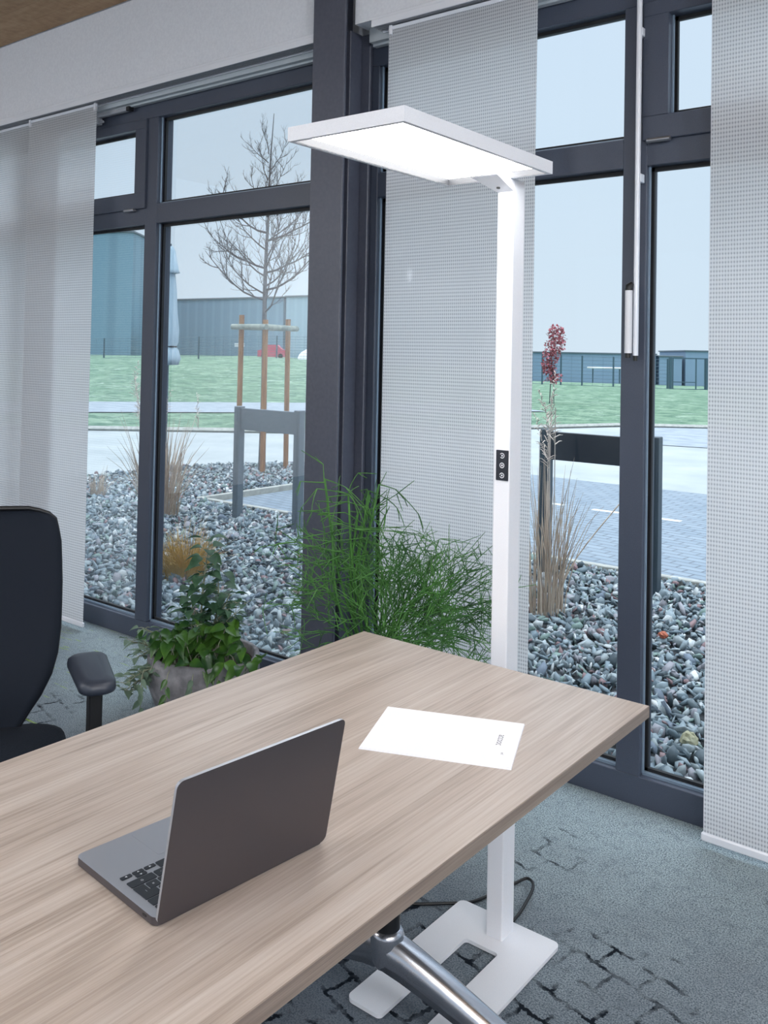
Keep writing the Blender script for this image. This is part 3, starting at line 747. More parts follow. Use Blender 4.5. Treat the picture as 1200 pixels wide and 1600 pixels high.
pf = empty('potted_plant', (-1.95, 2.48, 0), label='wiry green pencil-stemmed plant standing between the desk and the steel column', cat='potted plant')
b = MB(); b.lathe([(0, 0), (.13, 0), (.15, .02), (.175, .44), (.178, .46), (.165, .46), (.16, .42), (0, .42)], 0, 0, 36); b.build('pot', M['darkpot'], pf)
b = MB(); b.lathe([(0, .432), (.162, .425)], 0, 0, 24); b.build('soil', M['soil'], pf)
rg = random.Random(11); b = MB()
def wiry(p, d, lvl, r, left):
    L = rg.uniform(.05, .13) * (1 if lvl < 4 else .7); d = d.normalized(); n = 3; pts = [p]
    bend = Vector((rg.uniform(-.35, .35), rg.uniform(-.35, .35), rg.uniform(-.22, .12)))
    for k in range(n): d = (d + bend * .35).normalized(); pts.append(pts[-1] + d * L / n)
    b.tube(pts, [r * (1 - .12 * k) for k in range(n + 1)], 5, caps=(lvl == 0))
    if left <= 0: return
    q = pts[-1]
    hv = RV.dot(q); 
    for k in range(2 if rg.random() < .72 else (1 if rg.random() < .6 else 3)):
        nd = d + Vector((rg.gauss(0, .48), rg.gauss(0, .4), rg.gauss(.02, .42)))
        if q.y > .22: nd.y -= 1.2
        if RV.dot(q) < -.26: nd += RV * .7
        if RV.dot(q) > .42: nd -= RV * .4
        if q.z > (.82 if RV.dot(q) > .06 else 1.0) + .1 * rg.random(): nd.z -= .9
        if q.z > .95: nd.z -= .25
        if q.z < .5: nd.z += .6
        wiry(q, nd, lvl + 1, r * .9, left - 1)
for k in range(38):
    a = rg.uniform(0, 2 * math.pi); s = rg.uniform(.0, .12); base = Vector((s * math.cos(a), s * math.sin(a), .43))
    d = RV * rg.gauss(.32, .6) + FV * rg.gauss(-.05, .3) + UP * rg.uniform(.5, 1.2)
    wiry(base, d, 0, .0027, rg.choice((4, 5, 5, 6)))
for k in range(7):                                             # tall shoots on the left side
    base = Vector((rg.uniform(-.08, .0), rg.uniform(-.05, .03), .43)); top = RV * rg.uniform(-.20, .03) + UP * rg.uniform(.88, 1.08); pts = cr([base, base.lerp(top, .5) + RV * -.03, top], 5)
    b.tube(pts, .0042, 6)
    for u in (5, 6, 7, 8, 9, 10): wiry(Vector(pts[u]), RV * rg.gauss(-.1, .8) + FV * rg.gauss(0, .3) + UP * rg.uniform(-.1, .7), 2, .0024, 2)
b.build('stem', M['stemgreen'], pf)

# ------------------------------------------------------------------ outdoor ground
def flat(name, poly, z, m, **k):
    b_ = MB(); b_.add([(x, y, z) for x, y in poly], [tuple(range(len(poly)))]); o_ = b_.build(name, m); o_['kind'] = 'structure'; return o_
flat('ground', [(-36, 3.09), (20, 3.09), (20, 23), (-7, 23), (-12, 19), (-17, 14), (-36, 0)], -.03, M['ground_concrete'])
flat('paving', [(-6.98, 6.12), (15, 6.12), (15, 10.1), (-5.3, 10.45), (-6.98, 10.6)], -.018, M['paving'])
flat('road', [(-7.4, 15.6), (-3, 16.4), (15, 17), (15, 26), (-8, 24)], -.02, M['asphalt'])
flat('gravel_bed', [(-9.4, 3.1), (8, 3.1), (8, 6.06), (-7.03, 6.06), (-7.03, 9.6), (-8.3, 9.1), (-9.1, 8.2), (-9.3, 6.6)], -.015, M['bed'])
b = MB(); b.box(-7.03, 15, 6.06, 6.12, -.1, .034, b=.006); b.build('kerb_edging', M['curb'])['kind'] = 'structure'
b = MB(); b.box(-7.09, -7.03, 6.06, 9.9, -.1, .034, b=.006); b.build('kerb_edging', M['curb'])['kind'] = 'structure'
b = MB()
for k in range(4): b.box(-5.2 + k * .62, -4.95 + k * .62 + .04, 8.55 - k * .03, 8.63 - k * .03, -.018, -.0165)
o = b.build('road_marking', M['paint']); o['kind'] = 'structure'
# grass terrain as a fan outward from the road edge
B = [(-34, -6), (-24, 2), (-14.8, 10.05), (-11.7, 12.7), (-9.4, 17.2), (-8.4, 19.4), (-6.8, 20.5), (0, 21.5), (15, 22)]
D = [(-.80, .60), (-.80, .60), (-.78, .62), (-.72, .70), (-.5, .87), (-.42, .91), (-.35, .94), (-.1, 1), (.1, 1)]
H = [1.0, 1.0, .95, 1.1, -.12, -.2, -.3, -.3, -.3]
def sub(a, n=6):
    o_ = []
    for i in range(len(a) - 1):
        for k in range(n):
            u = k / n; p, q = a[i], a[i + 1]
            o_.append(tuple(x * (1 - u) + y * u for x, y in zip(p, q)) if isinstance(p, tuple) else p * (1 - u) + q * u)
    return o_ + [a[-1]]
B2, D2, H2 = sub(B), sub(D), sub(H)
V = [0, 2, 4, 6, 8, 10, 13, 16, 20, 25, 30, 36, 42, 50, 60, 75, 95, 130]
def sm(a, b_, x): u = min(1, max(0, (x - a) / (b_ - a))); return u * u * (3 - 2 * u)
g = MB(); vs = []; fs = []; rg = random.Random(5)
for (bx, by), (dx, dy), h in zip(B2, D2, H2):
    for v in V:
        z = h * sm(9, 44, v) + (rg.uniform(-.08, .08) * h * sm(12, 30, v) * (1 - sm(44, 60, v)) if h > .1 else 0)
        if h < .1: z -= 1.3 * sm(40, 85, v)
        vs.append((bx + dx * v, by + dy * v, -.012 + z))
n = len(V)
for i in range(len(B2) - 1):
    for j in range(n - 1): a = i * n + j; fs.append((a, a + 1, a + n + 1, a + n)[::-1])
g.add(vs, fs, 0, True); gr = g.build('meadow', M['grass']); tag(gr, kind='structure')
flat('footpath', [(-26, 10.0), (-22.3, 15.1), (-18.5, 20.0), (-15.0, 24.4), (-11.9, 22.6), (-15.1, 17.2), (-18.2, 13.2), (-21.5, 8.5)][::-1], .012, M['asphalt'])
b = MB(); pts = [(x, y, .01) for x, y in B]; b.tube(pts, .05, 4, smooth=False); b.build('kerb_edging', M['curb'])['kind'] = 'structure'

# gravel: slate chippings
def gravel():
    rs = np.random.RandomState(4)
    t = (1 + 5 ** .5) / 2
    iv = np.array([(-1, t, 0), (1, t, 0), (-1, -t, 0), (1, -t, 0), (0, -1, t), (0, 1, t), (0, -1, -t), (0, 1, -t), (t, 0, -1), (t, 0, 1), (-t, 0, -1), (-t, 0, 1)], float); iv /= np.linalg.norm(iv[0])
    jf = np.array([(0, 11, 5), (0, 5, 1), (0, 1, 7), (0, 7, 10), (0, 10, 11), (1, 5, 9), (5, 11, 4), (11, 10, 2), (10, 7, 6), (7, 1, 8), (3, 9, 4), (3, 4, 2), (3, 2, 6), (3, 6, 8), (3, 8, 9), (4, 9, 5), (2, 4, 11), (6, 2, 10), (8, 6, 7), (9, 8, 1)])
    P = []
    def fill(x0, x1, y0, y1, dens, test=None):
        n = int((x1 - x0) * (y1 - y0) * dens); p = np.stack([rs.uniform(x0, x1, n), rs.uniform(y0, y1, n)], 1)
        if test is not None: p = p[np.array([test(a, b_) for a, b_ in p])]
        P.append(p)
    fill(-9.4, .4, 3.13, 6.04, 1150)
    fill(-9.3, -7.12, 6.04, 9.4, 620, lambda a, b_: (b_ < 9.55 + (a + 7) * .35) and a > -9.35 + max(0, b_ - 6.6) * .11 + max(0, b_ - 8.2) * .8)
    p = np.concatenate(P); n = len(p)
    s = rs.gamma(7, .0031, n); s = np.clip(s, .012, .043)
    flat_ = rs.uniform(.22, .6, n)
    q = rs.normal(size=(n, 4)); q[:, 1:3] *= .6; q /= np.linalg.norm(q, axis=1)[:, None]
    w, x, y, z = q.T
    Rm = np.stack([1 - 2 * (y * y + z * z), 2 * (x * y - z * w), 2 * (x * z + y * w), 2 * (x * y + z * w), 1 - 2 * (x * x + z * z), 2 * (y * z - x * w), 2 * (x * z - y * w), 2 * (y * z + x * w), 1 - 2 * (x * x + y * y)], 1).reshape(n, 3, 3)
    v = iv[None] * (1 + rs.uniform(-.38, .38, (n, 12, 1))); v = v * np.stack([np.ones(n) * 1.2, rs.uniform(.6, .95, n), flat_ * .75], 1)[:, None, :] * s[:, None, None]
    v = np.einsum('nij,nkj->nki', Rm, v)
    zc = rs.uniform(-.004, .030, n); v += np.stack([p[:, 0], p[:, 1], zc], 1)[:, None, :]
    me = bpy.data.meshes.new('gravel'); nv = n * 12; nf = n * 20
    me.vertices.add(nv); me.vertices.foreach_set('co', v.reshape(-1).astype(np.float32))
    faces = (jf[None] + (np.arange(n) * 12)[:, None, None]).reshape(-1)
    me.loops.add(nf * 3); me.loops.foreach_set('vertex_index', faces.astype(np.int32))
    me.polygons.add(nf); me.polygons.foreach_set('loop_start', np.arange(nf, dtype=np.int32) * 3); me.polygons.foreach_set('loop_total', np.full(nf, 3, np.int32))
    me.update(calc_edges=True)
    pal = np.array([lin(c)[:3] for c in [(142, 158, 166), (116, 134, 144), (168, 180, 184), (84, 98, 106), (150, 150, 158), (124, 148, 142), (196, 203, 205), (140, 112, 114), (108, 122, 138), (224, 228, 230)]])
    ci = rs.choice(10, n, p=[.2, .19, .15, .13, .08, .08, .07, .04, .04, .02]); col = pal[ci] * rs.uniform(.85, 1.15, (n, 1))
    ca = np.ones((n, 12, 4)); ca[:, :, :3] = col[:, None, :]
    at_ = me.color_attributes.new('stone_color', 'FLOAT_COLOR', 'POINT'); at_.data.foreach_set('color', ca.reshape(-1).astype(np.float32))
    me.materials.append(M['stone']); me.validate()
    o_ = bpy.data.objects.new('gravel', me); COL.objects.link(o_); return o_
gv_ = gravel(); tag(gv_, 'grey slate chippings filling the bed outside the windows', 'gravel', kind='stuff')
def rock(name, loc, r, m, seed, sz=(1, 1, .8), label='', cat='stone'):
    rr = random.Random(seed); b_ = MB(); n1, n2 = 12, 7; vs = []; fs = []
    for j in range(n2 + 1):
        for i in range(n1):
            th = math.pi * j / n2; ph = 2 * math.pi * i / n1; k = 1 + (rr.uniform(-.14, .14) if 0 < j < n2 else 0)
            vs.append((r * k * sz[0] * math.sin(th) * math.cos(ph), r * k * sz[1] * math.sin(th) * math.sin(ph), r * k * sz[2] * math.cos(th)))
    for j in range(n2):
        for i in range(n1): fs.append((j * n1 + i, (j + 1) * n1 + i, (j + 1) * n1 + (i + 1) % n1, j * n1 + (i + 1) % n1))
    b_.add(vs, fs); o_ = b_.build(name, m, loc=loc); return tag(o_, label, cat)
rock('stone', (-1.215, 3.50, .048), .030, M['yellowstone'], 2, (1.1, 1, 1), 'yellowish rounded stone among the slate chippings near the right sill')
rock('stone', (-1.78, 4.72, .05), .022, M['orangestone'], 5, (1.2, 1, .8), 'small orange-red stone in the gravel right of the window mullion')

# ------------------------------------------------------------------ outdoor metal frames
def rackframe(loc, w, h, m, label, board):
    r_ = empty('barrier_frame', loc, label=label, cat='metal barrier')
    for s in (-1, 1):
        b_ = MB(); x = s * (w / 2 - .03); b_.box(x - .035, x + .035, -.035, .035, 0, h, b=.004); b_.box(x - .012, x + .012, -.038, -.035, .1, h - .02); b_.build('post', m, r_)
    b_ = MB(); b_.box(-w / 2 + .066, w / 2 - .066, -.02, .02, h - .205, h - .015, b=.003); b_.build('panel', board, r_)
    return r_
rackframe((-5.615, 5.59, 0), .79, 1.015, M['rack'], 'light grey two-post metal frame with board in the gravel left of the column', M['rack'])
rackframe((-2.57, 5.62, 0), .83, 1.01, M['rackdark'], 'dark two-post metal frame with glossy board behind the dry grass at right', M['smoked'])

# ------------------------------------------------------------------ staked bare tree
TX, TY = -8.19, 8.05
tr = empty('bare_tree', (TX, TY, 0), label='leafless young tree standing in the gravel between timber stakes', cat='tree')
rg = random.Random(21)
b = MB(); tpts = [(0, 0, 0), (.01, 0, 1.0), (-.01, 0, 1.9), (-.01, .0, 2.6), (.02, 0, 3.2), (.03, 0, 3.8), (.08, 0, 4.5)]
b.tube(cr(tpts, 4), [.048 - .044 * (i / 24) ** .8 for i in range(25)], 10); b.build('trunk', M['bark'], tr)
b = MB()
def branch(p, d, L, r, lvl):
    n = 7; pts = [p]; d = d.normalized()
    for k in range(n):
        d = (d + Vector((rg.gauss(0, .13), rg.gauss(0, .13), .13 + rg.gauss(0, .06)))).normalized(); pts.append(pts[-1] + d * L / n)
    b.tube(pts, [r * (1 - .8 * k / n) for k in range(n + 1)], 5 if lvl < 2 else 3, caps=False)
    if lvl >= 3: return
    m_ = {0: 8, 1: 5, 2: 3}[lvl]
    for k in range(m_):
        u = .22 + .75 * (k + rg.random() * .6) / m_; q = pts[min(n, int(u * n))]
        dd = (pts[min(n, int(u * n) + 1)] - pts[max(0, int(u * n) - 1)]).normalized(); sd = Vector((rg.gauss(0, 1), rg.gauss(0, 1), rg.gauss(.2, .6)))
        sd = (sd - dd * sd.dot(dd)).normalized()
        branch(q, dd * .8 + sd * .75, L * rg.uniform(.28, .5), r * .5, lvl + 1)
for k in range(19):
    z = 2.0 + 2.0 * k / 18; a = k * 2.4 + rg.uniform(-.3, .3); L = (1.2 - .38 * (z - 2.0)) * rg.uniform(.8, 1.05)
    branch(Vector((0, 0, z)), Vector((math.cos(a), math.sin(a), rg.uniform(.1, .5) + .25 * (z - 2))), L, .013 - .0035 * (z - 2), 0)
for dx, z in ((-1, 2.15), (1, 2.28), (-1, 2.55), (1, 2.9), (-.8, 3.0), (.7, 2.5)):
    branch(Vector((0, 0, z)), RV * dx + UP * .12 + FV * rg.uniform(-.2, .2), 1.05 - .2 * (z - 2), .015, 0)
b.build('branches', M['twig'], tr)
sk = empty('tree_stake_frame', (TX, TY, 0), label='brown timber stakes with weathered cross rails around the bare tree', cat='tree stakes')
for vx, vf, h in ((-.30, .0, 1.96), (.26, .38, 1.93), (.03, -.16, 1.90)):
    p = RV * vx + FV * vf; b = MB(); b.tube([(p.x, p.y, -.02), (p.x * .97, p.y * .97, h)], .034, 12); b.build('stake', M['stake'], sk)
a_, c_, e_ = RV * -.34, RV * .30 + FV * .40, RV * .03 - FV * .20
for p, q in ((a_, e_), (e_, c_), (a_, c_)):
    b = MB(); dd = (q - p).normalized(); nrm = Vector((-dd.y, dd.x, 0)); o1 = -nrm * .045 if p is not a_ or q is not c_ else nrm * .045
    b.tube([p + o1 + UP * 1.81 - dd * .05, q + o1 + UP * 1.81 + dd * .05], .036, 10); b.build('cross_rail', M['rail'], sk)

# ------------------------------------------------------------------ folded parasol
pa = empty('closed_parasol', (-9.02, 7.20, 0), label='folded pale blue parasol standing outside behind the left window mullion', cat='parasol')
b = MB(); b.tube([(0, 0, 0), (0, 0, 2.82)], .022, 12); b.build('pole', M['rack'], pa)
fold = lambda g, z: 1 + .16 * math.sin(8 * g)
b = MB(); b.lathe([(.03, 2.79), (.06, 2.74), (.10, 2.50), (.115, 2.46), (.10, 2.455)], 0, 0, 48, wob=fold); b.build('vent_cap', M['canvas'], pa)
b = MB(); b.lathe([(.035, 2.52), (.065, 2.45), (.085, 2.25), (.10, 1.95), (.12, 1.75), (.115, 1.60), (.095, 1.545), (.12, 1.50), (.145, 1.40), (.12, 1.32), (.05, 1.36)], 0, 0, 48, wob=fold); b.build('canopy', M['canvas'], pa)
b = MB(); b.lathe([(.108, 1.555), (.118, 1.545), (.108, 1.535)], 0, 0, 32); b.build('strap', M['black'], pa)
b = MB(); b.lathe([(0, 0), (.25, 0), (.25, .06), (.05, .08), (.03, .35), (0, .35)], 0, 0, 32); b.build('stand', M['rackdark'], pa)

# ------------------------------------------------------------------ grasses
def clump(name, loc, n, h, spread, lean, m, label, seed, plumes=0, r=.0035, base=.1):
    rr = random.Random(seed); t_ = empty(name, loc, label=label, cat='ornamental grass'); b_ = MB(); q = MB()
    for k in range(n):
        a = rr.uniform(0, 6.28); s = base * math.sqrt(rr.random()); p = Vector((s * math.cos(a), s * math.sin(a), -.01)); hh_ = h * rr.uniform(.45, 1) ** 1
        d = Vector((math.cos(a + rr.gauss(0, .6)), math.sin(a + rr.gauss(0, .6)), 0)) * spread * rr.uniform(.1, 1)
        drop = rr.uniform(0, lean); pts = [p + d * u ** 1.7 + UP * hh_ * (u - drop * u ** 3) for u in (0, .25, .5, .75, 1)]
        b_.tube(pts, [r, r, r * .85, r * .6, r * .2], 3, caps=False)
    b_.build('blades', m, t_)
    for k in range(plumes):
        a = rr.uniform(0, 6.28); s = base * rr.random() * .6; p = Vector((s * math.cos(a), s * math.sin(a), 0)); top = p + Vector((rr.gauss(0, .2), rr.gauss(0, .2), h * rr.uniform(.95, 1.25)))
        b_2 = cr([p, p.lerp(top, .5), top], 4); q.tube(b_2, .003, 4, caps=False); dv = Vector((rr.gauss(0, .5), rr.gauss(0, .5), .6)).normalized()
        for j in range(26):
            u = j / 26; c0 = top - UP * .2 + (UP * .26 + dv * .10) * u; dd = Vector((rr.gauss(0, 1), rr.gauss(0, 1), .9)).normalized()
            q.tube([c0, c0 + dd * .045 * (1 - .6 * u), c0 + dd * .07 * (1 - .6 * u) - UP * .01], [.003, .0028, .001], 3, caps=False)
    if plumes: q.build('plume', M['plume'], t_)
    return t_
clump('ornamental_grass', (-6.62, 5.25, 0), 170, 1.02, .30, .25, M['straw'], 'tall dry straw-coloured grass with pale plumes in the gravel by the left mullion', 31, 9, .0045, .17)
clump('ornamental_grass', (-4.72, 3.95, 0), 520, .40, .22, .35, M['yellowgrass'], 'low ochre-yellow grass tuft behind the concrete plant bowl', 32, 0, .0018, .13)
clump('ornamental_grass', (-2.50, 4.78, 0), 80, 1.05, .2, .3, M['straw'], 'tall dry grass clump beside the white lamp post outside the right window', 33, 5, .0034, .10)
clump('ornamental_grass', (-8.0, 5.55, 0), 60, .34, .14, .3, M['straw'], 'small dry tuft in the gravel behind the left curtain edge', 34, 0, .003, .08)
# one stray stalk of the right clump leaning right
b = MB(); b.tube(cr([(-2.47, 4.80, .05), (-2.38, 4.92, .33), (-2.17, 5.05, .66), (-2.0, 5.12, .90)], 4), [.004] * 9 + [.0055, .006, .004, .001], 4)
o = b.build('dry_stalk', M['straw']); tag(o, 'single dry reed stalk leaning right from the grass clump', 'dry stalk')

# red-leaved young tree on the meadow
rt = empty('red_leaved_tree', (-14.1, 27.1, -.02), label='small tree with red leaves on the meadow seen beside the lamp post', cat='tree'); rg = random.Random(8)
b = MB(); b.tube([(-.06, 0, 0), (-.02, 0, 1.0), (.0, 0, 2.3)], [.02, .016, .006], 6)
b.tube([(.1, 0, 0), (.08, 0, .75), (.04, 0, 1.2)], .012, 6)
for k in range(18):
    z = rg.uniform(.8, 2.4); a = rg.uniform(0, 6.3); b.tube([(0, 0, z - .15), (.22 * math.cos(a), .22 * math.sin(a), z + .08)], [.008, .003], 4)
b.build('trunk', M['twig'], rt)
b = MB()
for k in range(900):
    z = .72 + 1.85 * rg.random() ** .9; a = rg.uniform(0, 6.3); rr = .30 * math.sqrt(rg.random()) * (1.1 - .5 * abs((z - 1.9) / 1.0)); off = -.10 + .24 * sm(1.2, 2.2, z)
    if z < 1.0: off += rg.uniform(0, .3)
    p = Vector((rr * math.cos(a), rr * math.sin(a), z)) + RV * off
    leaf(b, p, (rg.gauss(0, 1), rg.gauss(0, 1), rg.gauss(0, 1)), UP, .10, .075, 0, .1)
b.build('foliage', M['redleaf'], rt)

# ------------------------------------------------------------------ far buildings and fences
def building(name, p0, p1, depth, z0, z1, m, label, windows=(), roofm=None):
    p0 = Vector((*p0, 0)); p1 = Vector((*p1, 0)); L = (p1 - p0).length; ang = math.atan2(p1.y - p0.y, p1.x - p0.x)
    t_ = empty(name, (p0.x, p0.y, z0), ang, label=label, cat='building'); H_ = z1 - z0
    b_ = MB(); b_.box(0, L, 0, depth, 0, H_); b_.build('wall', m, t_)
    b_ = MB(); b_.box(-.15, L + .15, -.15, depth + .15, H_, H_ + .18, b=.03); b_.build('roof_edge', roofm or M['rack'], t_)
    for (a, b2, c, d, mm) in windows:
        b_ = MB(); b_.box(a, b2, -.06, -.005, c, d, b=.01); b_.build('facade_panel', mm, t_)
    return t_
building('industrial_hall', (-92, 36.3), (-70.9, 52.3), 14, .4, 12.45, M['cladtall'], 'tall teal-grey industrial hall at the far left')
building('industrial_hall', (-89.3, 65.8), (-66.1, 67.6), 20, .6, 7.15, M['clad'], 'long low grey corrugated hall behind the bare tree', [(16.6, 18.0, 1.4, 1.8, M['whitesheet']), (1.2, 4.2, 2.6, 3.6, M['cladlight'])])
building('industrial_hall', (-65.75, 67.63), (-50, 68.85), 20, .6, 7.2, M['cladlight'], 'paler end section of the corrugated hall right of the bare tree')
building('warehouse', (-57, 96), (-41.7, 107), 12, -1.6, 2.05, M['farbld'], 'hazy flat blue-grey building beyond the fence left of the right mullion')
building('warehouse', (-41.35, 107.26), (-39.15, 108.84), 12, -1.6, 1.85, M['farbld'], 'lowest strip of hazy building between the mullion and the gate')
building('warehouse', (-38.8, 109.1), (-28, 116.86), 12, -1.6, 2.55, M['farbld'], 'taller hazy block behind the meadow gate')
def fence(name, pts, zs, h, label, cat='fence', wires=9):
    t_ = empty(name, (pts[0][0], pts[0][1], zs[0]), label=label, cat=cat); o0 = Vector((pts[0][0], pts[0][1], zs[0]))
    P_ = [Vector((x, y, z)) - o0 for (x, y), z in zip(pts, zs)]
    for p in P_:
        b_ = MB(); b_.box(p.x - .038, p.x + .038, p.y - .038, p.y + .038, p.z - .2, p.z + h); b_.build('post', M['fence'], t_)
    for p, q in zip(P_, P_[1:]):
        b_ = MB()
        for k in range(wires): z = UP * (.1 + (h - .15) * k / (wires - 1)); b_.tube([p + z, q + z], .011, 3, smooth=False, caps=False)
        nn = int((q - p).length / .5)
        for k in range(1, nn): c_ = p.lerp(q, k / nn); b_.tube([c_ + UP * .05, c_ + UP * (h - .03)], .006, 3, smooth=False, caps=False)
        b_.build('wire_panel', M['fence'], t_)
    return t_
def along(a, b_, us): return [(a[0] + (b_[0] - a[0]) * u, a[1] + (b_[1] - a[1]) * u) for u in us]
fence('wire_fence', [(-56.5, 32), (-51.54, 35.92), (-46.6, 39.77), (-44.47, 41.43), (-42.53, 42.95), (-40.6, 44.4), (-38.6, 46)], [.4, .62, .85, .95, 1.0, 1.0, 1.0], 1.6, 'dark wire fence on the grass bank in front of the industrial halls')
fence('wire_fence', [(-28.0, 47.8), (-26.29, 49.32), (-25.4, 50.02), (-24.39, 50.81), (-22.89, 51.98), (-21.4, 53.1), (-20.3, 53.98)], [-.2, -.2, -.22, -.25, -.28, -.32, -.34], 1.9, 'dark wire fence along the far edge of the meadow at right')
gt = empty('meadow_gate', (-20.14, 54.1, -.36), math.atan2(1.33, 1.68), label='dark steel gate at the far edge of the meadow', cat='gate')
b = MB(); b.box(-.12, .06, -.06, .06, 0, 2.05); b.build('post', M['fence'], gt)
b = MB(); b.box(2.12, 2.24, -.06, .06, 0, 2.0); b.build('post', M['fence'], gt)
b = MB(); b.box(.1, 2.1, -.03, .03, .05, .12); b.box(.1, 2.1, -.03, .03, 1.93, 2.0); b.box(.1, .16, -.03, .03, .12, 1.93); b.box(1.5, 1.57, -.03, .03, .12, 1.93); b.box(2.04, 2.1, -.03, .03, .12, 1.93); b.box(.16, 1.5, -.02, .02, .5, .55)
b.build('gate_leaf', M['fence'], gt)
# open shelter beyond the fence
sh = empty('shelter', (-31.0, 66.5, -.45), math.atan2(1.2, 1.55), label='white-roofed open shelter beyond the fence at right', cat='shelter')
b = MB(); b.box(-.3, 2.4, -.8, .8, 1.15, 1.27, b=.03); b.build('roof', M['whitesheet'], sh)
for x in (0, 2.1):
    b = MB(); b.box(x - .04, x + .04, -.04, .04, 0, 1.15); b.build('post', M['fence'], sh)
# stacked timber, red vehicle, white sheeted heap near the left halls
tm = empty('timber_stack', (-70.3, 53.1, .62), R(35), label='pale stacked timber beside the tall hall at the far left', cat='timber stack')
for k, (w_, z_) in enumerate(((1.9, 0), (2.0, .62), (1.8, 1.24), (1.9, 1.86), (1.9, 2.7))):
    b = MB(); b.box(0, w_, 0, 1.6, z_, z_ + .5, b=.05); b.build('board_bundle', M['palletwood'], tm)
cr_ = empty('red_vehicle', (-54.3, 52.6, 1.0), R(38), label='red vehicle parked behind the grass bank beyond the bare tree', cat='vehicle')
b = MB(); b.prism([(0, 0), (2.4, 0), (2.4, .55), (2.0, .62), (1.6, 1.0), (.7, 1.0), (.3, .6), (0, .5)], 0, 1.4); o = b.build('body', M['redcar'], cr_, (0, 1.4, .12)); o.rotation_euler = (R(90), 0, 0)
for x in (.5, 1.9):
    b = MB(); b.tube([(x, -.02, .2), (x, .2, .2)], .2, 14); b.build('wheel', M['black'], cr_)
b = MB(); vs = []; fs = []
for j in range(7):
    for i in range(12):
        u = j / 6; a = 2 * math.pi * i / 12; rr = 1.75 * math.cos(u * math.pi / 2) + .01; vs.append((rr * math.cos(a) * 1.2, rr * math.sin(a) * .8, 1.05 * math.sin(u * math.pi / 2)))
for j in range(6):
    for i in range(12): fs.append((j * 12 + i, j * 12 + (i + 1) % 12, (j + 1) * 12 + (i + 1) % 12, (j + 1) * 12 + i))
b.add(vs, fs, 0, True); o = b.build('covered_heap', M['whitesheet'], loc=(-50.3, 55.8, .95)); tag(o, 'white sheeted heap behind the grass bank beside the steel column', 'heap')

# ------------------------------------------------------------------ light
w = bpy.data.worlds.new('overcast'); SC.world = w; w.use_nodes = True; nt = w.node_tree; bg = nt.nodes['Background']
tc = nt.nodes.new('ShaderNodeTexCoord'); sp = nt.nodes.new('ShaderNodeSeparateXYZ'); rp = nt.nodes.new('ShaderNodeValToRGB'); nz = nt.nodes.new('ShaderNodeTexNoise')
nt.links.new(tc.outputs['Generated'], sp.inputs[0]); nt.links.new(sp.outputs[2], rp.inputs[0])
rp.color_ramp.elements.new(.18); rp.color_ramp.elements.new(.42)
for e, (p_, c_) in zip(rp.color_ramp.elements, ((.0, (.70, .82, .93)), (.18, (.67, .81, .95)), (.42, (.68, .82, .98)), (1.0, (4.2, 4.5, 4.9)))): e.position = p_; e.color = (*c_, 1)
mx = nt.nodes.new('ShaderNodeMix'); mx.data_type = 'RGBA'; nt.links.new(tc.outputs['Generated'], nz.inputs['Vector']); nz.inputs['Scale'].default_value = 2.2; nz.inputs['Detail'].default_value = 3
cl = nt.nodes.new('ShaderNodeValToRGB'); cl.color_ramp.elements[0].position = .42; cl.color_ramp.elements[1].position = .68; nt.links.new(nz.outputs['Fac'], cl.inputs[0])
ml = nt.nodes.new('ShaderNodeMath'); ml.operation = 'MULTIPLY'; ml.inputs[1].default_value = .35; nt.links.new(cl.outputs[0], ml.inputs[0])
nt.links.new(ml.outputs[0], mx.inputs[0]); nt.links.new(rp.outputs[0], mx.inputs[6]); mx.inputs[7].default_value = (1.10, 1.06, 1.03, 1); mx.blend_type = 'MULTIPLY'
nt.links.new(mx.outputs[2], bg.inputs[0]); bg.inputs[1].default_value = 1.0

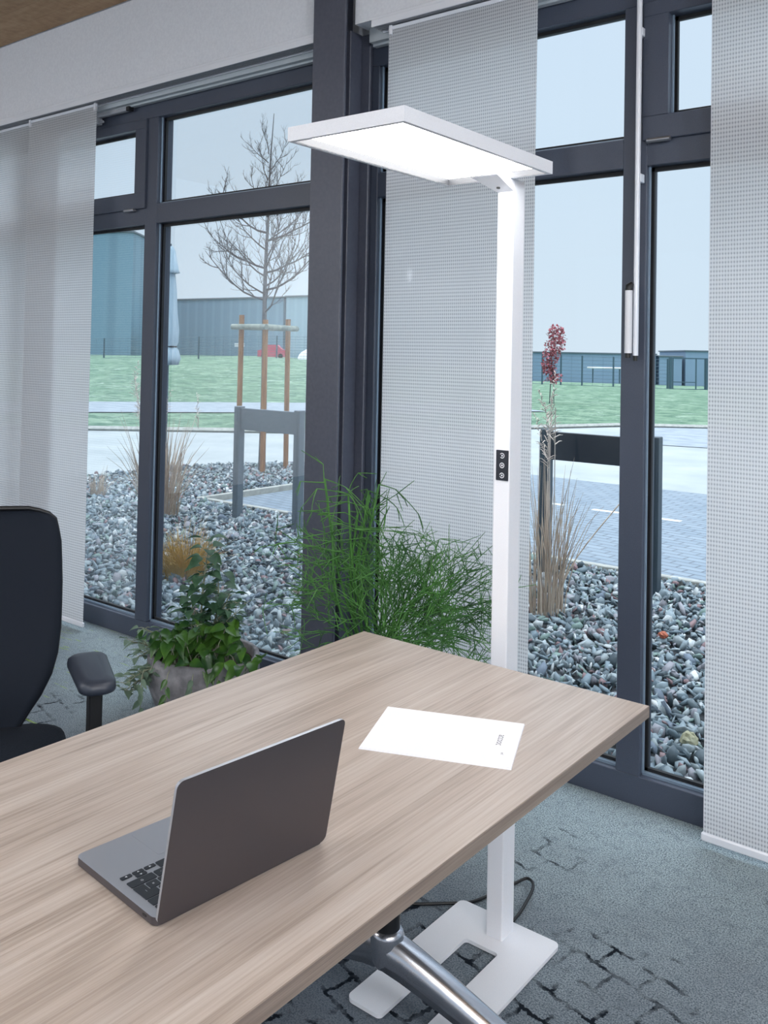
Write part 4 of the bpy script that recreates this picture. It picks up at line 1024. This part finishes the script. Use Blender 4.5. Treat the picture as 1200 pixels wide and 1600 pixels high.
def area(name, loc, rot, sx, sy, power, col):
    l = bpy.data.lights.new(name, 'AREA'); l.shape = 'RECTANGLE'; l.size = sx; l.size_y = sy; l.energy = power; l.color = col
    o_ = bpy.data.objects.new(name, l); COL.objects.link(o_); o_.location = loc; o_.rotation_euler = rot; return o_
for x, y in ((-4.6, -1.0), (-1.6, -1.6), (1.4, -1.0)):  # unseen fill panels added behind the camera to raise indoor brightness
    pl = empty('fill_panel', (x, y, CEIL - .06), label='flat white fill light panel added under the ceiling behind the camera', cat='fill light', group='added fill panels')
    b = MB(); b.box(-.6, .6, -.15, .15, 0, .055, b=.004); b.build('housing', M['lampwhite'], pl)
    area('fill_panel_light', (x, y, CEIL - .075), (0, 0, 0), 1.15, .28, 54, (.95, .97, 1))
# glowing globes added unseen behind the camera to brighten the room
m = mat('fill_globe_glow', (255, 255, 255), .4); b_ = m.node_tree.nodes['Principled BSDF']; b_.inputs['Emission Color'].default_value = (.90, .95, 1, 1); b_.inputs['Emission Strength'].default_value = 120; M['globe'] = m
pl = empty('fill_globe', (2.15, .35, 2.45), label='opal fill light globe added in the office behind the camera', cat='pendant lamp', group='added fill globes')
b = MB(); b.lathe([(.0001, -.17)] + [(.17 * math.sin(math.pi * k / 14), -.17 * math.cos(math.pi * k / 14)) for k in range(1, 14)] + [(.0001, .17)], 0, 0, 28); b.build('globe', M['globe'], pl)
b = MB(); b.tube([(0, 0, .171), (0, 0, CEIL - 2.451)], .004, 8); b.build('cable', M['black'], pl)
for x, y in ((2.0, -1.9), (-6.5, -2.5)):
    c_ = copy_tree(pl); c_.location = (x, y, 2.45)

# ------------------------------------------------------------------ camera
cam = bpy.data.cameras.new('camera'); co = bpy.data.objects.new('camera', cam); COL.objects.link(co); SC.camera = co
f, yaw, roll, pit, cx, cy = 1417.02, .663155, .01916896, .0235792, 600, 520.306
Fv = Vector((-math.sin(yaw) * math.cos(pit), math.cos(yaw) * math.cos(pit), math.sin(pit))); r0 = Vector((math.cos(yaw), math.sin(yaw), 0)); u0 = r0.cross(Fv)
r1 = math.cos(roll) * r0 + math.sin(roll) * u0; u1 = -math.sin(roll) * r0 + math.cos(roll) * u0
mm = Matrix((r1, u1, -Fv)).transposed().to_4x4(); mm.translation = (0, 0, 1.5); co.matrix_world = mm
cam.sensor_width = 36; cam.sensor_fit = 'AUTO'; cam.lens = f / 1600 * 36; cam.shift_x = 0; cam.shift_y = -(800 - cy) / 1600; cam.clip_start = .02; cam.clip_end = 500

vs_ = SC.view_settings; vs_.view_transform = 'Standard'; vs_.look = 'None'; vs_.gamma = 1; vs_.use_curve_mapping = False; vs_.exposure = 0
SC.cycles.use_denoising = True
SC.cycles.max_bounces = 10; SC.cycles.transparent_max_bounces = 12
